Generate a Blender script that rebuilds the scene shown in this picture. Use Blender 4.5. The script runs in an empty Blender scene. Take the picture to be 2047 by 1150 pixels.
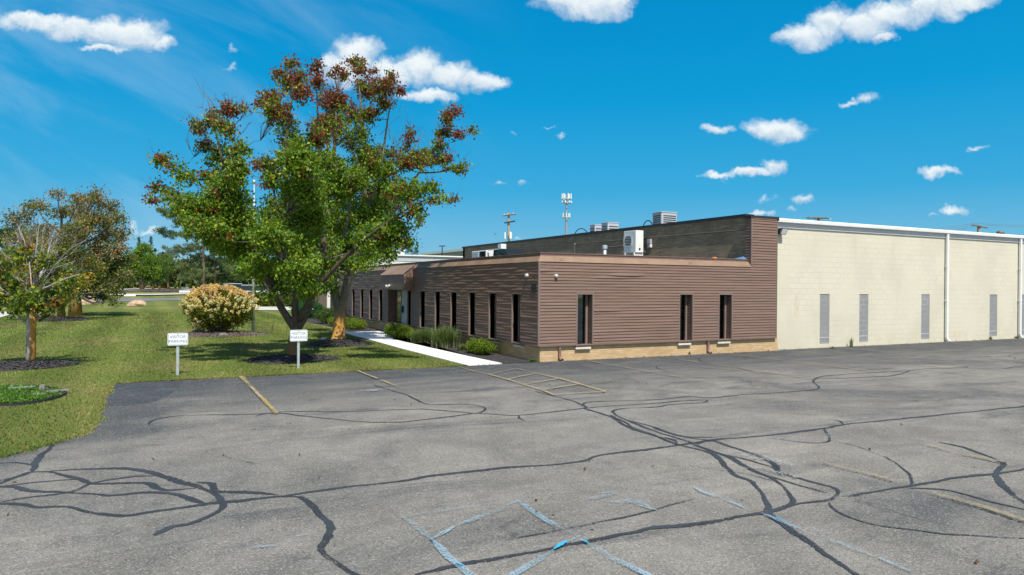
import bpy, math, random
import numpy as np
from mathutils import Vector, Matrix
R_ = math.radians
rnd = random.Random(7)
nprng = np.random.default_rng(11)
SC = bpy.context.scene

# ------------------------------------------------------------------ camera
CAM_H = 2.25
FPX = 1414.2           # focal length in pixels of the 2047 px wide photograph
YAW, PITCH, ROLL = 0.47538, -0.00198, 0.00783
_f = Vector((math.sin(YAW)*math.cos(PITCH), math.cos(YAW)*math.cos(PITCH), math.sin(PITCH)))
_r0 = Vector((math.cos(YAW), -math.sin(YAW), 0.0)); _u0 = _r0.cross(_f)
_r = _r0*math.cos(ROLL) + _u0*math.sin(ROLL)
_u = -_r0*math.sin(ROLL) + _u0*math.cos(ROLL)
CAMP = Vector((0, 0, CAM_H))
cam_d = bpy.data.cameras.new("camera"); cam = bpy.data.objects.new("camera", cam_d)
SC.collection.objects.link(cam)
cam_d.sensor_width = 36.0; cam_d.lens = FPX/2047*36.0
cam_d.clip_start = 0.1; cam_d.clip_end = 3000
m3 = Matrix((_r, _u, -_f)).transposed()
cam.matrix_world = Matrix.Translation(CAMP) @ m3.to_4x4()
SC.camera = cam

# ------------------------------------------------------------------ sun, exposure
SUN_DIR = Vector((0.085, 0.65, -1.0)).normalized()      # direction the light travels
sun_d = bpy.data.lights.new("sun", 'SUN'); sun = bpy.data.objects.new("sun", sun_d)
SC.collection.objects.link(sun)
sun_d.energy = 4.3; sun_d.angle = R_(0.53); sun_d.color = (1.0, 0.95, 0.87)
sun.rotation_euler = SUN_DIR.to_track_quat('-Z', 'Y').to_euler(); sun.location = (-20, -40, 60)
SC.view_settings.view_transform = 'Standard'; SC.view_settings.look = 'None'
SC.view_settings.gamma = 1.0; SC.view_settings.exposure = 0.44
try: SC.view_settings.use_curve_mapping = False
except Exception: pass

# ------------------------------------------------------------------ node helpers
def nd(t, typ, ins=None, **props):
    n = t.nodes.new(typ)
    for k, v in props.items(): setattr(n, k, v)
    if ins:
        for k, v in ins.items():
            s = n.inputs[k]
            if isinstance(v, bpy.types.NodeSocket): t.links.new(v, s)
            else: s.default_value = v
    return n
def mth(t, op, a, b=None, c=None, clamp=False):
    n = t.nodes.new('ShaderNodeMath'); n.operation = op; n.use_clamp = clamp
    for i, v in enumerate((a, b, c)):
        if v is None: continue
        if isinstance(v, bpy.types.NodeSocket): t.links.new(v, n.inputs[i])
        else: n.inputs[i].default_value = v
    return n.outputs[0]
def vmt(t, op, a, b=None):
    n = t.nodes.new('ShaderNodeVectorMath'); n.operation = op
    for i, v in enumerate((a, b)):
        if v is None: continue
        if isinstance(v, bpy.types.NodeSocket): t.links.new(v, n.inputs[i])
        else: n.inputs[i].default_value = v
    return n.outputs['Value'] if op in ('LENGTH', 'DOT_PRODUCT') else n.outputs[0]
def sstep(t, v, a, b, lo=0.0, hi=1.0):
    n = nd(t, 'ShaderNodeMapRange', {'Value': v, 'From Min': a, 'From Max': b, 'To Min': lo, 'To Max': hi}, interpolation_type='SMOOTHSTEP')
    return n.outputs[0]
def mixc(t, f, a, b, mode='MIX'):
    n = nd(t, 'ShaderNodeMix', None, data_type='RGBA', blend_type=mode)
    for k, v in ((0, f), (6, a), (7, b)):
        if isinstance(v, bpy.types.NodeSocket): t.links.new(v, n.inputs[k])
        else: n.inputs[k].default_value = v if k == 0 else (*v, 1.0)[:4]
    return n.outputs[2]
def noise(t, vec, scale, detail=3.0, rough=0.5, dist=0.0):
    return nd(t, 'ShaderNodeTexNoise', {'Vector': vec, 'Scale': scale, 'Detail': detail, 'Roughness': rough, 'Distortion': dist}).outputs['Fac']

# ------------------------------------------------------------------ world: daylight sky with scattered cumulus
W = bpy.data.worlds.new("World"); SC.world = W; W.use_nodes = True
wt = W.node_tree; wt.nodes.clear()
wo = nd(wt, 'ShaderNodeOutputWorld'); bg = nd(wt, 'ShaderNodeBackground')
wt.links.new(bg.outputs[0], wo.inputs[0])
sky = nd(wt, 'ShaderNodeTexSky', None, sky_type='NISHITA', sun_disc=False)
sky.sun_elevation = math.asin(-SUN_DIR.z)
_az = math.atan2(-SUN_DIR.x, -SUN_DIR.y)          # compass angle of the sun, from +Y towards +X
sky.sun_rotation = _az % (2*math.pi)
sky.altitude = 200; sky.air_density = 1.0; sky.dust_density = 0.5; sky.ozone_density = 3.0
wc = nd(wt, 'ShaderNodeTexCoord').outputs['Generated']
rot = nd(wt, 'ShaderNodeVectorRotate', {'Vector': wc, 'Angle': YAW}, rotation_type='Z_AXIS').outputs[0]
sp = nd(wt, 'ShaderNodeSeparateXYZ', {0: rot})
yy = mth(wt, 'MAXIMUM', sp.outputs[1], 0.05)
uu = mth(wt, 'DIVIDE', sp.outputs[0], yy); vv = mth(wt, 'DIVIDE', sp.outputs[2], yy)
uv = nd(wt, 'ShaderNodeCombineXYZ', {0: uu, 1: vv}).outputs[0]
n1 = nd(wt, 'ShaderNodeTexNoise', {'Vector': uv, 'Scale': 20.0, 'Detail': 9.0, 'Roughness': 0.62})
wob = vmt(wt, 'MULTIPLY', vmt(wt, 'SUBTRACT', n1.outputs['Color'], (0.5, 0.5, 0.5)), (0.062, 0.05, 0.0))
uvw = vmt(wt, 'ADD', uv, wob)
CL = [(65,45,70,20),(140,55,70,26),(215,62,75,32),(270,68,60,38),(318,92,36,17),(205,99,60,9),
 (715,105,50,40),(690,140,60,34),(770,150,75,28),(840,140,56,38),(890,152,56,30),(950,163,52,22),(990,162,24,14),(848,195,58,16),
 (1165,0,100,32),(1180,22,75,24),(1222,14,42,28),
 (1600,72,56,26),(1660,46,56,40),(1720,52,60,34),(1780,28,75,32),(1860,14,75,28),(1925,0,60,20),(1760,79,34,13),
 (1432,258,34,11),(1552,258,66,28),(1588,262,30,22),(1502,258,26,14),(1700,206,26,8),(1737,195,24,15),
 (1430,352,38,9),(1498,348,50,11),(1540,336,30,18),(1535,398,17,7),(1597,396,30,10),(1579,419,12,8),(1520,427,26,9),
 (1877,344,38,11),(1950,293,24,7),(1903,419,34,11),(1858,428,10,4),
 (1097,250,16,3),(1122,266,11,4),(1048,361,14,6),(992,357,11,5),(268,452,15,13),(304,460,26,8),(458,130,11,5),(463,98,6,7),(1018,273,10,4),(1040,472,12,6)]
fmax = sumf = sumr = None
for (cx, cy, rx, ry) in CL:
    cu = (cx-1023.5)/1414.2; cv = (572.2 + 0.0078*(cx-1023.5) - cy)/1414.2
    d = vmt(wt, 'MULTIPLY', vmt(wt, 'SUBTRACT', uvw, (cu, cv, 0)), (1414.2/rx/1.2, 1414.2/ry/1.2, 0))
    fi = mth(wt, 'SUBTRACT', 1.0, vmt(wt, 'LENGTH', d), clamp=True)
    if rx < 42: fi = mth(wt, 'MULTIPLY', fi, max(0.36, rx/42))
    ri = vmt(wt, 'DOT_PRODUCT', d, (0, 1, 0))
    if fmax is None: fmax, sumf, sumr = fi, fi, mth(wt, 'MULTIPLY', fi, ri)
    else:
        fmax = mth(wt, 'MAXIMUM', fmax, fi); sumf = mth(wt, 'ADD', sumf, fi); sumr = mth(wt, 'MULTIPLY_ADD', fi, ri, sumr)
relh = mth(wt, 'DIVIDE', sumr, mth(wt, 'MAXIMUM', sumf, 0.01))
n2 = noise(wt, uvw, 42.0, 6.0, 0.62)
dens = sstep(wt, mth(wt, 'ADD', fmax, mth(wt, 'MULTIPLY', mth(wt, 'SUBTRACT', n2, 0.5), 0.60)), 0.0, 0.66)
front = mth(wt, 'GREATER_THAN', sp.outputs[1], 0.06)
dens = mth(wt, 'MULTIPLY', dens, sstep(wt, fmax, 0.0, 0.16))
dens = mth(wt, 'MULTIPLY', mth(wt, 'MULTIPLY', dens, front), 0.93)
lit = sstep(wt, mth(wt, 'ADD', relh, mth(wt, 'MULTIPLY', mth(wt, 'SUBTRACT', n2, 0.5), 1.6)), -0.85, 0.55)
ccol = mixc(wt, lit, (4.0, 5.0, 6.1), (7.2, 7.6, 7.6))
# thin cirrus veil low on the left, and thin veil towards the horizon
cs = vmt(wt, 'MULTIPLY', nd(wt, 'ShaderNodeVectorRotate', {'Vector': uv, 'Angle': 0.45}, rotation_type='Z_AXIS').outputs[0], (2.6, 11.0, 1.0))
ci = sstep(wt, noise(wt, cs, 1.1, 6.0, 0.55, 0.4), 0.42, 0.78)
ci = mth(wt, 'MULTIPLY', mth(wt, 'MULTIPLY', ci, sstep(wt, uu, 0.05, -0.45)), front)
ci = mth(wt, 'MULTIPLY', ci, 0.24)
hs = nd(wt, 'ShaderNodeHueSaturation', {'Hue': 0.485, 'Saturation': 1.42, 'Value': 1.0, 'Color': sky.outputs[0]}).outputs[0]
# photograph's deep azure sky: the Nishita radiance tinted by height above the horizon
rampn = nd(wt, 'ShaderNodeValToRGB', {0: mth(wt, 'MULTIPLY', sp.outputs[2], 2.0, clamp=True)})
cr_ = rampn.color_ramp; cr_.elements[0].position = 0.0; cr_.elements[0].color = (1.9, 4.1, 5.5, 1); cr_.elements[1].position = 1.0; cr_.elements[1].color = (0.30, 1.5, 3.3, 1)
for pp, cc_ in ((0.12, (1.1, 3.6, 5.5, 1)), (0.26, (0.25, 3.0, 5.45, 1)), (0.5, (0.0, 2.5, 5.2, 1)), (0.76, (0.0, 2.05, 4.7, 1))):
    e_ = cr_.elements.new(pp); e_.color = cc_
# deep azure away from the sun, the paler natural sky on the sun's side
skn = nd(wt, 'ShaderNodeHueSaturation', {'Saturation': 0.9, 'Color': sky.outputs[0]}).outputs[0]
skb = mixc(wt, sstep(wt, sp.outputs[1], -0.15, 0.25), skn, mixc(wt, 0.92, hs, rampn.outputs[0]))
skc = mixc(wt, ci, skb, (5.0, 6.4, 7.4))
skc = mixc(wt, dens, skc, ccol)
wt.links.new(skc, bg.inputs[0]); bg.inputs[1].default_value = 0.097

# ------------------------------------------------------------------ pixel -> place helpers (used to read positions off the photograph)
def ray(x, y): return _f + _r*((x-1023.5)/FPX) - _u*((y-575)/FPX)
def sm(t): t = min(1, max(0, t)); return t*t*(3-2*t)
def gz(x, y): return 0.9*sm((y-60)/65.0)
def G(x, y, z=None):
    d = ray(x, y)
    if z is not None:
        t = (z-CAM_H)/d.z; return CAMP + d*t
    t = 2.0; prev = t
    while t < 900:
        p = CAMP + d*t
        if p.z <= gz(p.x, p.y): break
        prev = t; t *= 1.02
    for _ in range(30):
        mid = (prev+t)/2; p = CAMP + d*mid
        if p.z <= gz(p.x, p.y): t = mid
        else: prev = mid
    return CAMP + d*t
def onX(x, y, X): d = ray(x, y); return CAMP + d*(X/d.x)
def onY(x, y, Y): d = ray(x, y); return CAMP + d*(Y/d.y)
def atD(x, y, d): return CAMP + ray(x, y)*d

# ------------------------------------------------------------------ object helpers
def tag(o, label=None, cat=None, group=None, kind=None):
    if label: o['label'] = label
    if cat: o['category'] = cat
    if group: o['group'] = group
    if kind: o['kind'] = kind
    return o
def thing(name, loc, label, cat, group=None):
    o = bpy.data.objects.new(name, None); SC.collection.objects.link(o)
    o.location = loc; o.empty_display_size = 0.3
    return tag(o, label, cat, group)
def wloc(o):
    v = Vector((0, 0, 0))
    while o is not None: v += o.location; o = o.parent
    return v
class MB:
    def __init__(s): s.v = []; s.f = []; s.m = []; s.mi = 0
    def quad(s, a, b, c, d):
        n = len(s.v); s.v += [tuple(a), tuple(b), tuple(c), tuple(d)]; s.f.append((n, n+1, n+2, n+3)); s.m.append(s.mi); return s
    def box(s, x0, x1, y0, y1, z0, z1):
        if x0 > x1: x0, x1 = x1, x0
        if y0 > y1: y0, y1 = y1, y0
        if z0 > z1: z0, z1 = z1, z0
        n = len(s.v)
        s.v += [(x0,y0,z0),(x1,y0,z0),(x1,y1,z0),(x0,y1,z0),(x0,y0,z1),(x1,y0,z1),(x1,y1,z1),(x0,y1,z1)]
        for q in ((0,3,2,1),(4,5,6,7),(0,1,5,4),(1,2,6,5),(2,3,7,6),(3,0,4,7)):
            s.f.append(tuple(n+i for i in q)); s.m.append(s.mi)
        return s
    def prism(s, poly, axis, a, b):
        """extrude a 2-D polygon along an axis from a to b; for axis x the polygon is (y,z), y: (x,z), z: (x,y)"""
        def P(p, t): return (t, p[0], p[1]) if axis == 'x' else ((p[0], t, p[1]) if axis == 'y' else (p[0], p[1], t))
        n = len(s.v); k = len(poly)
        s.v += [P(p, a) for p in poly] + [P(p, b) for p in poly]
        s.f.append(tuple(range(n+k-1, n-1, -1))); s.m.append(s.mi)
        s.f.append(tuple(range(n+k, n+2*k))); s.m.append(s.mi)
        for i in range(k):
            j = (i+1) % k; s.f.append((n+i, n+j, n+k+j, n+k+i)); s.m.append(s.mi)
        return s
    def tube(s, pts, rad, segs=6, cap=True):
        pts = [Vector(p) for p in pts]; k = len(pts)
        if not hasattr(rad, '__len__'): rad = [rad]*k
        n0 = len(s.v); ref = None
        for i, p in enumerate(pts):
            t = (pts[min(i+1, k-1)] - pts[max(i-1, 0)])
            if t.length < 1e-9: t = Vector((0, 0, 1))
            t.normalize()
            if ref is None:
                ref = t.orthogonal().normalized()
            else:
                ref = ref - t*ref.dot(t)
                ref = ref.normalized() if ref.length > 1e-6 else t.orthogonal().normalized()
            b = t.cross(ref)
            for j in range(segs):
                a = 2*math.pi*j/segs
                q = p + (ref*math.cos(a) + b*math.sin(a))*rad[i]
                s.v.append((q.x, q.y, q.z))
        for i in range(k-1):
            for j in range(segs):
                a = n0+i*segs+j; b2 = n0+i*segs+(j+1) % segs
                s.f.append((a, b2, b2+segs, a+segs)); s.m.append(s.mi)
        if cap:
            s.f.append(tuple(n0+j for j in range(segs-1, -1, -1))); s.m.append(s.mi)
            s.f.append(tuple(n0+(k-1)*segs+j for j in range(segs))); s.m.append(s.mi)
        return s
    def lathe(s, c, prof, segs=16, axis='z'):
        c = Vector(c); n0 = len(s.v)
        for (r, h) in prof:
            for j in range(segs):
                a = 2*math.pi*j/segs; x, y = r*math.cos(a), r*math.sin(a)
                p = {'z': (x, y, h), 'y': (x, h, y), 'x': (h, x, y)}[axis]
                s.v.append((c.x+p[0], c.y+p[1], c.z+p[2]))
        for i in range(len(prof)-1):
            for j in range(segs):
                a = n0+i*segs+j; b = n0+i*segs+(j+1) % segs
                s.f.append((a, b, b+segs, a+segs)); s.m.append(s.mi)
        s.f.append(tuple(n0+j for j in range(segs-1, -1, -1))); s.m.append(s.mi)
        s.f.append(tuple(n0+(len(prof)-1)*segs+j for j in range(segs))); s.m.append(s.mi)
        return s
    def build(s, name, mat, parent=None, smooth=False, bevel=0.0, base=None, kind=None, label=None, cat=None, group=None):
        o0 = wloc(parent) if parent is not None else (Vector(base) if base is not None else Vector((0, 0, 0)))
        me = bpy.data.meshes.new(name)
        me.from_pydata([(x-o0.x, y-o0.y, z-o0.z) for x, y, z in s.v], [], s.f)
        for mm in (mat if isinstance(mat, (list, tuple)) else [mat]): me.materials.append(mm)
        if isinstance(mat, (list, tuple)): me.polygons.foreach_set('material_index', s.m)
        if smooth: me.polygons.foreach_set('use_smooth', [True]*len(me.polygons))
        me.update()
        o = bpy.data.objects.new(name, me); SC.collection.objects.link(o)
        if parent is not None: o.parent = parent
        else: o.location = o0
        if bevel > 0:
            b = o.modifiers.new('bevel', 'BEVEL'); b.width = bevel; b.segments = 2; b.limit_method = 'ANGLE'
        return tag(o, label, cat, group, kind)
# ------------------------------------------------------------------ materials
def new_mat(name):
    m = bpy.data.materials.new(name); m.use_nodes = True; t = m.node_tree; t.nodes.clear()
    out = nd(t, 'ShaderNodeOutputMaterial'); b = nd(t, 'ShaderNodeBsdfPrincipled'); t.links.new(b.outputs[0], out.inputs[0])
    return m, t, b, out
def lk(t, b, k, v):
    if isinstance(v, bpy.types.NodeSocket): t.links.new(v, b.inputs[k])
    else: b.inputs[k].default_value = v
def bump(t, b, h, strength, dist=0.01):
    n = nd(t, 'ShaderNodeBump', {'Height': h, 'Strength': strength, 'Distance': dist}); t.links.new(n.outputs[0], b.inputs['Normal'])
def obc(t): return nd(t, 'ShaderNodeTexCoord').outputs['Object']
def geo(t): return nd(t, 'ShaderNodeNewGeometry').outputs['Position']
def simple(name, col, rough=0.6, metal=0.0, var=0.12, vs=3.0, bs=0.0, fine=None, spec=0.5, dirt=None):
    m, t, b, o = new_mat(name); c = obc(t)
    n = noise(t, c, vs, 4, 0.6)
    lo = tuple(x*(1-var) for x in col); hi = tuple(min(1, x*(1+var)) for x in col)
    cc = mixc(t, sstep(t, n, 0.3, 0.7), lo, hi)
    if dirt:
        cc = mixc(t, sstep(t, noise(t, c, vs*0.6, 6, 0.7, 0.5), 0.55, 0.8, 0, dirt[1]), cc, dirt[0])
    lk(t, b, 'Base Color', cc); b.inputs['Roughness'].default_value = rough; b.inputs['Metallic'].default_value = metal
    b.inputs['Specular IOR Level'].default_value = spec
    if bs: bump(t, b, noise(t, c, fine or 40, 4, 0.6), bs)
    return m
M = {}
# asphalt ---------------------------------------------------------------
def mat_asphalt():
    m, t, b, o = new_mat('asphalt'); c = geo(t)
    big = noise(t, c, 0.16, 9, 0.68, 0.6); mid = noise(t, c, 0.9, 8, 0.72, 0.4); fine = noise(t, c, 45, 3, 0.7)
    spx = nd(t, 'ShaderNodeSeparateXYZ', {0: c})
    base = mixc(t, sstep(t, mid, 0.35, 0.68), (0.178, 0.169, 0.150), (0.250, 0.237, 0.210))
    # darker, less worn asphalt: patches, the strip along the kerb line and by the building
    strk = noise(t, vmt(t, 'MULTIPLY', c, (0.22, 1.1, 1)), 1.0, 9, 0.7, 0.5)
    edge = mth(t, 'ADD', mth(t, 'MULTIPLY', spx.outputs[1], 1.0), mth(t, 'MULTIPLY', mth(t, 'SUBTRACT', strk, 0.5), 9.0))
    e2 = sstep(t, edge, 11.6, 17.6)
    e2 = mth(t, 'MAXIMUM', e2, sstep(t, mth(t, 'ADD', spx.outputs[1], mth(t, 'MULTIPLY', mid, 1.2)), 17.7, 18.3))
    lx = mth(t, 'ADD', spx.outputs[0], mth(t, 'MULTIPLY', mth(t, 'MAXIMUM', mth(t, 'SUBTRACT', 12.3, spx.outputs[1]), 0.0), 1.25))
    lf = sstep(t, mth(t, 'ADD', lx, mth(t, 'MULTIPLY', mth(t, 'SUBTRACT', noise(t, c, 0.6, 4, 0.6), 0.5), 5.5)), 1.9, -0.2)
    e2 = mth(t, 'MAXIMUM', e2, mth(t, 'MULTIPLY', lf, 0.9))
    e2 = mth(t, 'MULTIPLY', e2, sstep(t, mid, 0.3, 0.6, 0.62, 1.0))
    bl = noise(t, vmt(t, 'ADD', vmt(t, 'MULTIPLY', c, (0.35, 0.6, 1)), (4.2, 1.3, 0)), 1.0, 6, 0.65, 0.8)
    e2 = mth(t, 'MAXIMUM', e2, mth(t, 'MULTIPLY', sstep(t, bl, 0.52, 0.66), sstep(t, spx.outputs[1], 9.5, 13.0, 0.15, 0.75)))
    dk = mth(t, 'MAXIMUM', sstep(t, big, 0.46, 0.64, 0, 0.62), mth(t, 'MULTIPLY', e2, 0.93))
    dk = mth(t, 'MAXIMUM', dk, sstep(t, strk, 0.52, 0.68, 0, 0.62))
    base = mixc(t, sstep(t, strk, 0.46, 0.30, 0, 0.7), base, (0.31, 0.285, 0.24))
    base = mixc(t, dk, base, (0.040, 0.049, 0.059))
    # aggregate: pale and dark stones
    vor = nd(t, 'ShaderNodeTexVoronoi', {'Vector': c, 'Scale': 88.0}, feature='F1')
    st = nd(t, 'ShaderNodeSeparateColor', {0: vor.outputs['Color']}).outputs[0]
    base = mixc(t, sstep(t, st, 0.80, 0.99, 0, 0.38), base, (0.5, 0.46, 0.40))
    base = mixc(t, sstep(t, st, 0.22, 0.0, 0, 0.55), base, (0.06, 0.06, 0.06))
    base = mixc(t, sstep(t, fine, 0.4, 0.62, 0.0, 0.35), base, mixc(t, 1.0, base, (1.5, 1.5, 1.5), 'MULTIPLY'))
    n30 = noise(t, c, 30, 4, 0.85); base = mixc(t, sstep(t, n30, 0.42, 0.62, 0.0, 0.5), base, mixc(t, 1.0, base, (0.62, 0.62, 0.62), 'MULTIPLY'))
    n14 = noise(t, c, 14, 5, 0.8)
    base = mixc(t, sstep(t, n14, 0.6, 0.72, 0.0, 0.4), base, (0.1, 0.1, 0.1))
    # hair cracks
    w = vmt(t, 'ADD', c, vmt(t, 'MULTIPLY', nd(t, 'ShaderNodeTexNoise', {'Vector': c, 'Scale': 1.5, 'Detail': 5.0}).outputs['Color'], (0.9, 0.9, 0)))
    cr = nd(t, 'ShaderNodeTexVoronoi', {'Vector': w, 'Scale': 0.42}, feature='DISTANCE_TO_EDGE').outputs['Distance']
    cm = mth(t, 'MULTIPLY', sstep(t, cr, 0.012, 0.003), sstep(t, big, 0.5, 0.6))
    base = mixc(t, mth(t, 'MULTIPLY', cm, 0.5), base, (0.05, 0.05, 0.05))
    lk(t, b, 'Base Color', base); b.inputs['Roughness'].default_value = 0.95; b.inputs['Specular IOR Level'].default_value = 0.1
    h = mth(t, 'ADD', mth(t, 'MULTIPLY', vor.outputs['Distance'], -0.8), mth(t, 'MULTIPLY', fine, 0.8))
    bump(t, b, h, 0.55, 0.012)
    return m
M['asphalt'] = mat_asphalt()
def mat_paint_worn(name, col, lo, hi, scale, col2=None):
    m, t, b, o = new_mat(name); c = geo(t)
    n = noise(t, c, scale, 6, 0.85); n2 = noise(t, c, 1.3, 3, 0.5)
    a = sstep(t, mth(t, 'ADD', n, mth(t, 'MULTIPLY', mth(t, 'SUBTRACT', n2, 0.5), 0.35)), lo, hi)
    vor = nd(t, 'ShaderNodeTexVoronoi', {'Vector': c, 'Scale': 62.0}, feature='F1').outputs['Distance']
    cc = mixc(t, sstep(t, n2, 0.35, 0.65), col, col2 or tuple(x*0.8 for x in col))
    lk(t, b, 'Base Color', cc); b.inputs['Roughness'].default_value = 0.8
    tr = nd(t, 'ShaderNodeBsdfTransparent'); mx = nd(t, 'ShaderNodeMixShader', {0: a})
    t.links.new(tr.outputs[0], mx.inputs[1]); t.links.new(b.outputs[0], mx.inputs[2]); t.links.new(mx.outputs[0], o.inputs[0])
    bump(t, b, mth(t, 'ADD', n, mth(t, 'MULTIPLY', vor, -0.6)), 0.5, 0.01)
    return m
M['tar'] = mat_paint_worn('crack sealant', (0.022, 0.029, 0.037), 0.38, 0.49, 55, (0.038, 0.046, 0.054))
M['sealed'] = mat_paint_worn('old sealcoat', (0.055, 0.064, 0.074), 0.34, 0.62, 9, (0.075, 0.083, 0.09))
M['tarthin'] = mat_paint_worn('worn crack sealant', (0.05, 0.055, 0.06), 0.40, 0.56, 34)
M['yellow'] = mat_paint_worn('yellow paint', (0.43, 0.33, 0.13), 0.38, 0.58, 30, (0.38, 0.31, 0.17))
M['yfaint'] = mat_paint_worn('faded yellow paint', (0.38, 0.30, 0.16), 0.43, 0.62, 24)
M['ybright'] = mat_paint_worn('fresh yellow paint', (0.52, 0.40, 0.11), 0.38, 0.58, 30)
M['blue'] = mat_paint_worn('blue paint', (0.26, 0.50, 0.62), 0.40, 0.66, 55, (0.30, 0.45, 0.55))
M['bfaint'] = mat_paint_worn('faded blue paint', (0.30, 0.47, 0.57), 0.44, 0.70, 50)
M['bfresh'] = mat_paint_worn('bright blue paint', (0.02, 0.42, 0.70), 0.30, 0.46, 26)
M['pale'] = mat_paint_worn('pale scuff', (0.50, 0.53, 0.56), 0.53, 0.60, 40)
# lawn -------------------------------------------------------------------
def mat_lawn():
    m, t, b, o = new_mat('lawn'); c = geo(t)
    big = noise(t, c, 0.22, 5, 0.6, 0.4); mid = noise(t, c, 1.4, 5, 0.65); fine = noise(t, vmt(t, 'MULTIPLY', c, (1, 0.55, 1)), 22, 5, 0.8)
    base = mixc(t, sstep(t, fine, 0.3, 0.7), (0.085, 0.125, 0.022), (0.20, 0.235, 0.05))
    base = mixc(t, sstep(t, mid, 0.42, 0.66, 0, 0.6), base, (0.17, 0.175, 0.055))
    base = mixc(t, sstep(t, big, 0.46, 0.66, 0, 0.7), base, (0.27, 0.21, 0.095))
    # mowing passes run away from the car park
    spx = nd(t, 'ShaderNodeSeparateXYZ', {0: vmt(t, 'ADD', c, vmt(t, 'MULTIPLY', nd(t, 'ShaderNodeTexNoise', {'Vector': c, 'Scale': 0.4}).outputs['Color'], (1.2, 0, 0)))})
    st = mth(t, 'SINE', mth(t, 'MULTIPLY', spx.outputs[0], 2.6))
    base = mixc(t, sstep(t, st, -0.5, 0.5, 0, 0.5), base, mixc(t, 1.0, base, (0.55, 0.68, 0.6), 'MULTIPLY'))
    lk(t, b, 'Base Color', base); b.inputs['Roughness'].default_value = 0.95; b.inputs['Specular IOR Level'].default_value = 0.1
    bump(t, b, fine, 0.9, 0.05)
    return m
M['lawn'] = mat_lawn()
def mat_leaf(name, rough=0.5, trans=0.35, vary=0.35):
    m, t, b, o = new_mat(name)
    a = nd(t, 'ShaderNodeAttribute', None, attribute_name='Col').outputs['Color']
    lk(t, b, 'Base Color', a); b.inputs['Roughness'].default_value = rough; b.inputs['Specular IOR Level'].default_value = 0.35
    tr = nd(t, 'ShaderNodeBsdfTranslucent'); tc = mixc(t, 1.0, a, (1.25, 1.25, 0.7), 'MULTIPLY'); t.links.new(tc, tr.inputs[0])
    mx = nd(t, 'ShaderNodeMixShader', {0: trans}); t.links.new(b.outputs[0], mx.inputs[1]); t.links.new(tr.outputs[0], mx.inputs[2])
    t.links.new(mx.outputs[0], o.inputs[0])
    return m
M['leaf'] = mat_leaf('leaves', 0.45, 0.42); M['needle'] = mat_leaf('needles', 0.6, 0.15); M['blade'] = mat_leaf('grass blades', 0.7, 0.25)
M['petal'] = mat_leaf('petals', 0.7, 0.3)
def mat_bark(name, col, col2, lichen=None, zmax=1.2, side=(0.3, -1, 0)):
    m, t, b, o = new_mat(name); c = obc(t)
    n = noise(t, vmt(t, 'MULTIPLY', c, (1, 1, 0.25)), 14, 6, 0.7)
    cc = mixc(t, sstep(t, n, 0.35, 0.65), col, col2)
    if lichen:
        sx = nd(t, 'ShaderNodeSeparateXYZ', {0: c})
        nn = noise(t, c, 3.0, 5, 0.7)
        hgt = sstep(t, mth(t, 'ADD', sx.outputs[2], mth(t, 'MULTIPLY', nn, 1.0)), zmax+0.75, zmax+0.15)
        nrm = nd(t, 'ShaderNodeNewGeometry').outputs['Normal']
        fc = sstep(t, vmt(t, 'DOT_PRODUCT', nrm, Vector(side).normalized()), -0.1, 0.5)
        cc = mixc(t, mth(t, 'MULTIPLY', mth(t, 'MULTIPLY', hgt, fc), sstep(t, nn, 0.3, 0.45, 0.45, 0.97)), cc, lichen)
    lk(t, b, 'Base Color', cc); b.inputs['Roughness'].default_value = 0.9; bump(t, b, n, 0.8, 0.03)
    return m
M['bark1'] = mat_bark('pear bark', (0.06, 0.048, 0.032), (0.115, 0.092, 0.065), (0.19, 0.115, 0.045), 0.9, (-0.3, -1, 0))
M['bark2'] = mat_bark('lichened pear bark', (0.12, 0.105, 0.075), (0.23, 0.205, 0.15), (0.50, 0.26, 0.055), 1.15, (-0.5, -1, 0))
M['bark3'] = mat_bark('maple bark', (0.30, 0.28, 0.27), (0.42, 0.40, 0.385), (0.48, 0.25, 0.045), 2.4, (0.85, -0.35, 0))
M['bark4'] = mat_bark('brown bark', (0.10, 0.08, 0.06), (0.20, 0.155, 0.10), (0.40, 0.25, 0.06), 1.0, (0, -1, 0))
M['twig'] = mat_bark('twigs', (0.07, 0.06, 0.05), (0.14, 0.125, 0.105))
M['twiggrey'] = mat_bark('bare grey twigs', (0.24, 0.24, 0.24), (0.38, 0.375, 0.36))
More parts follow.
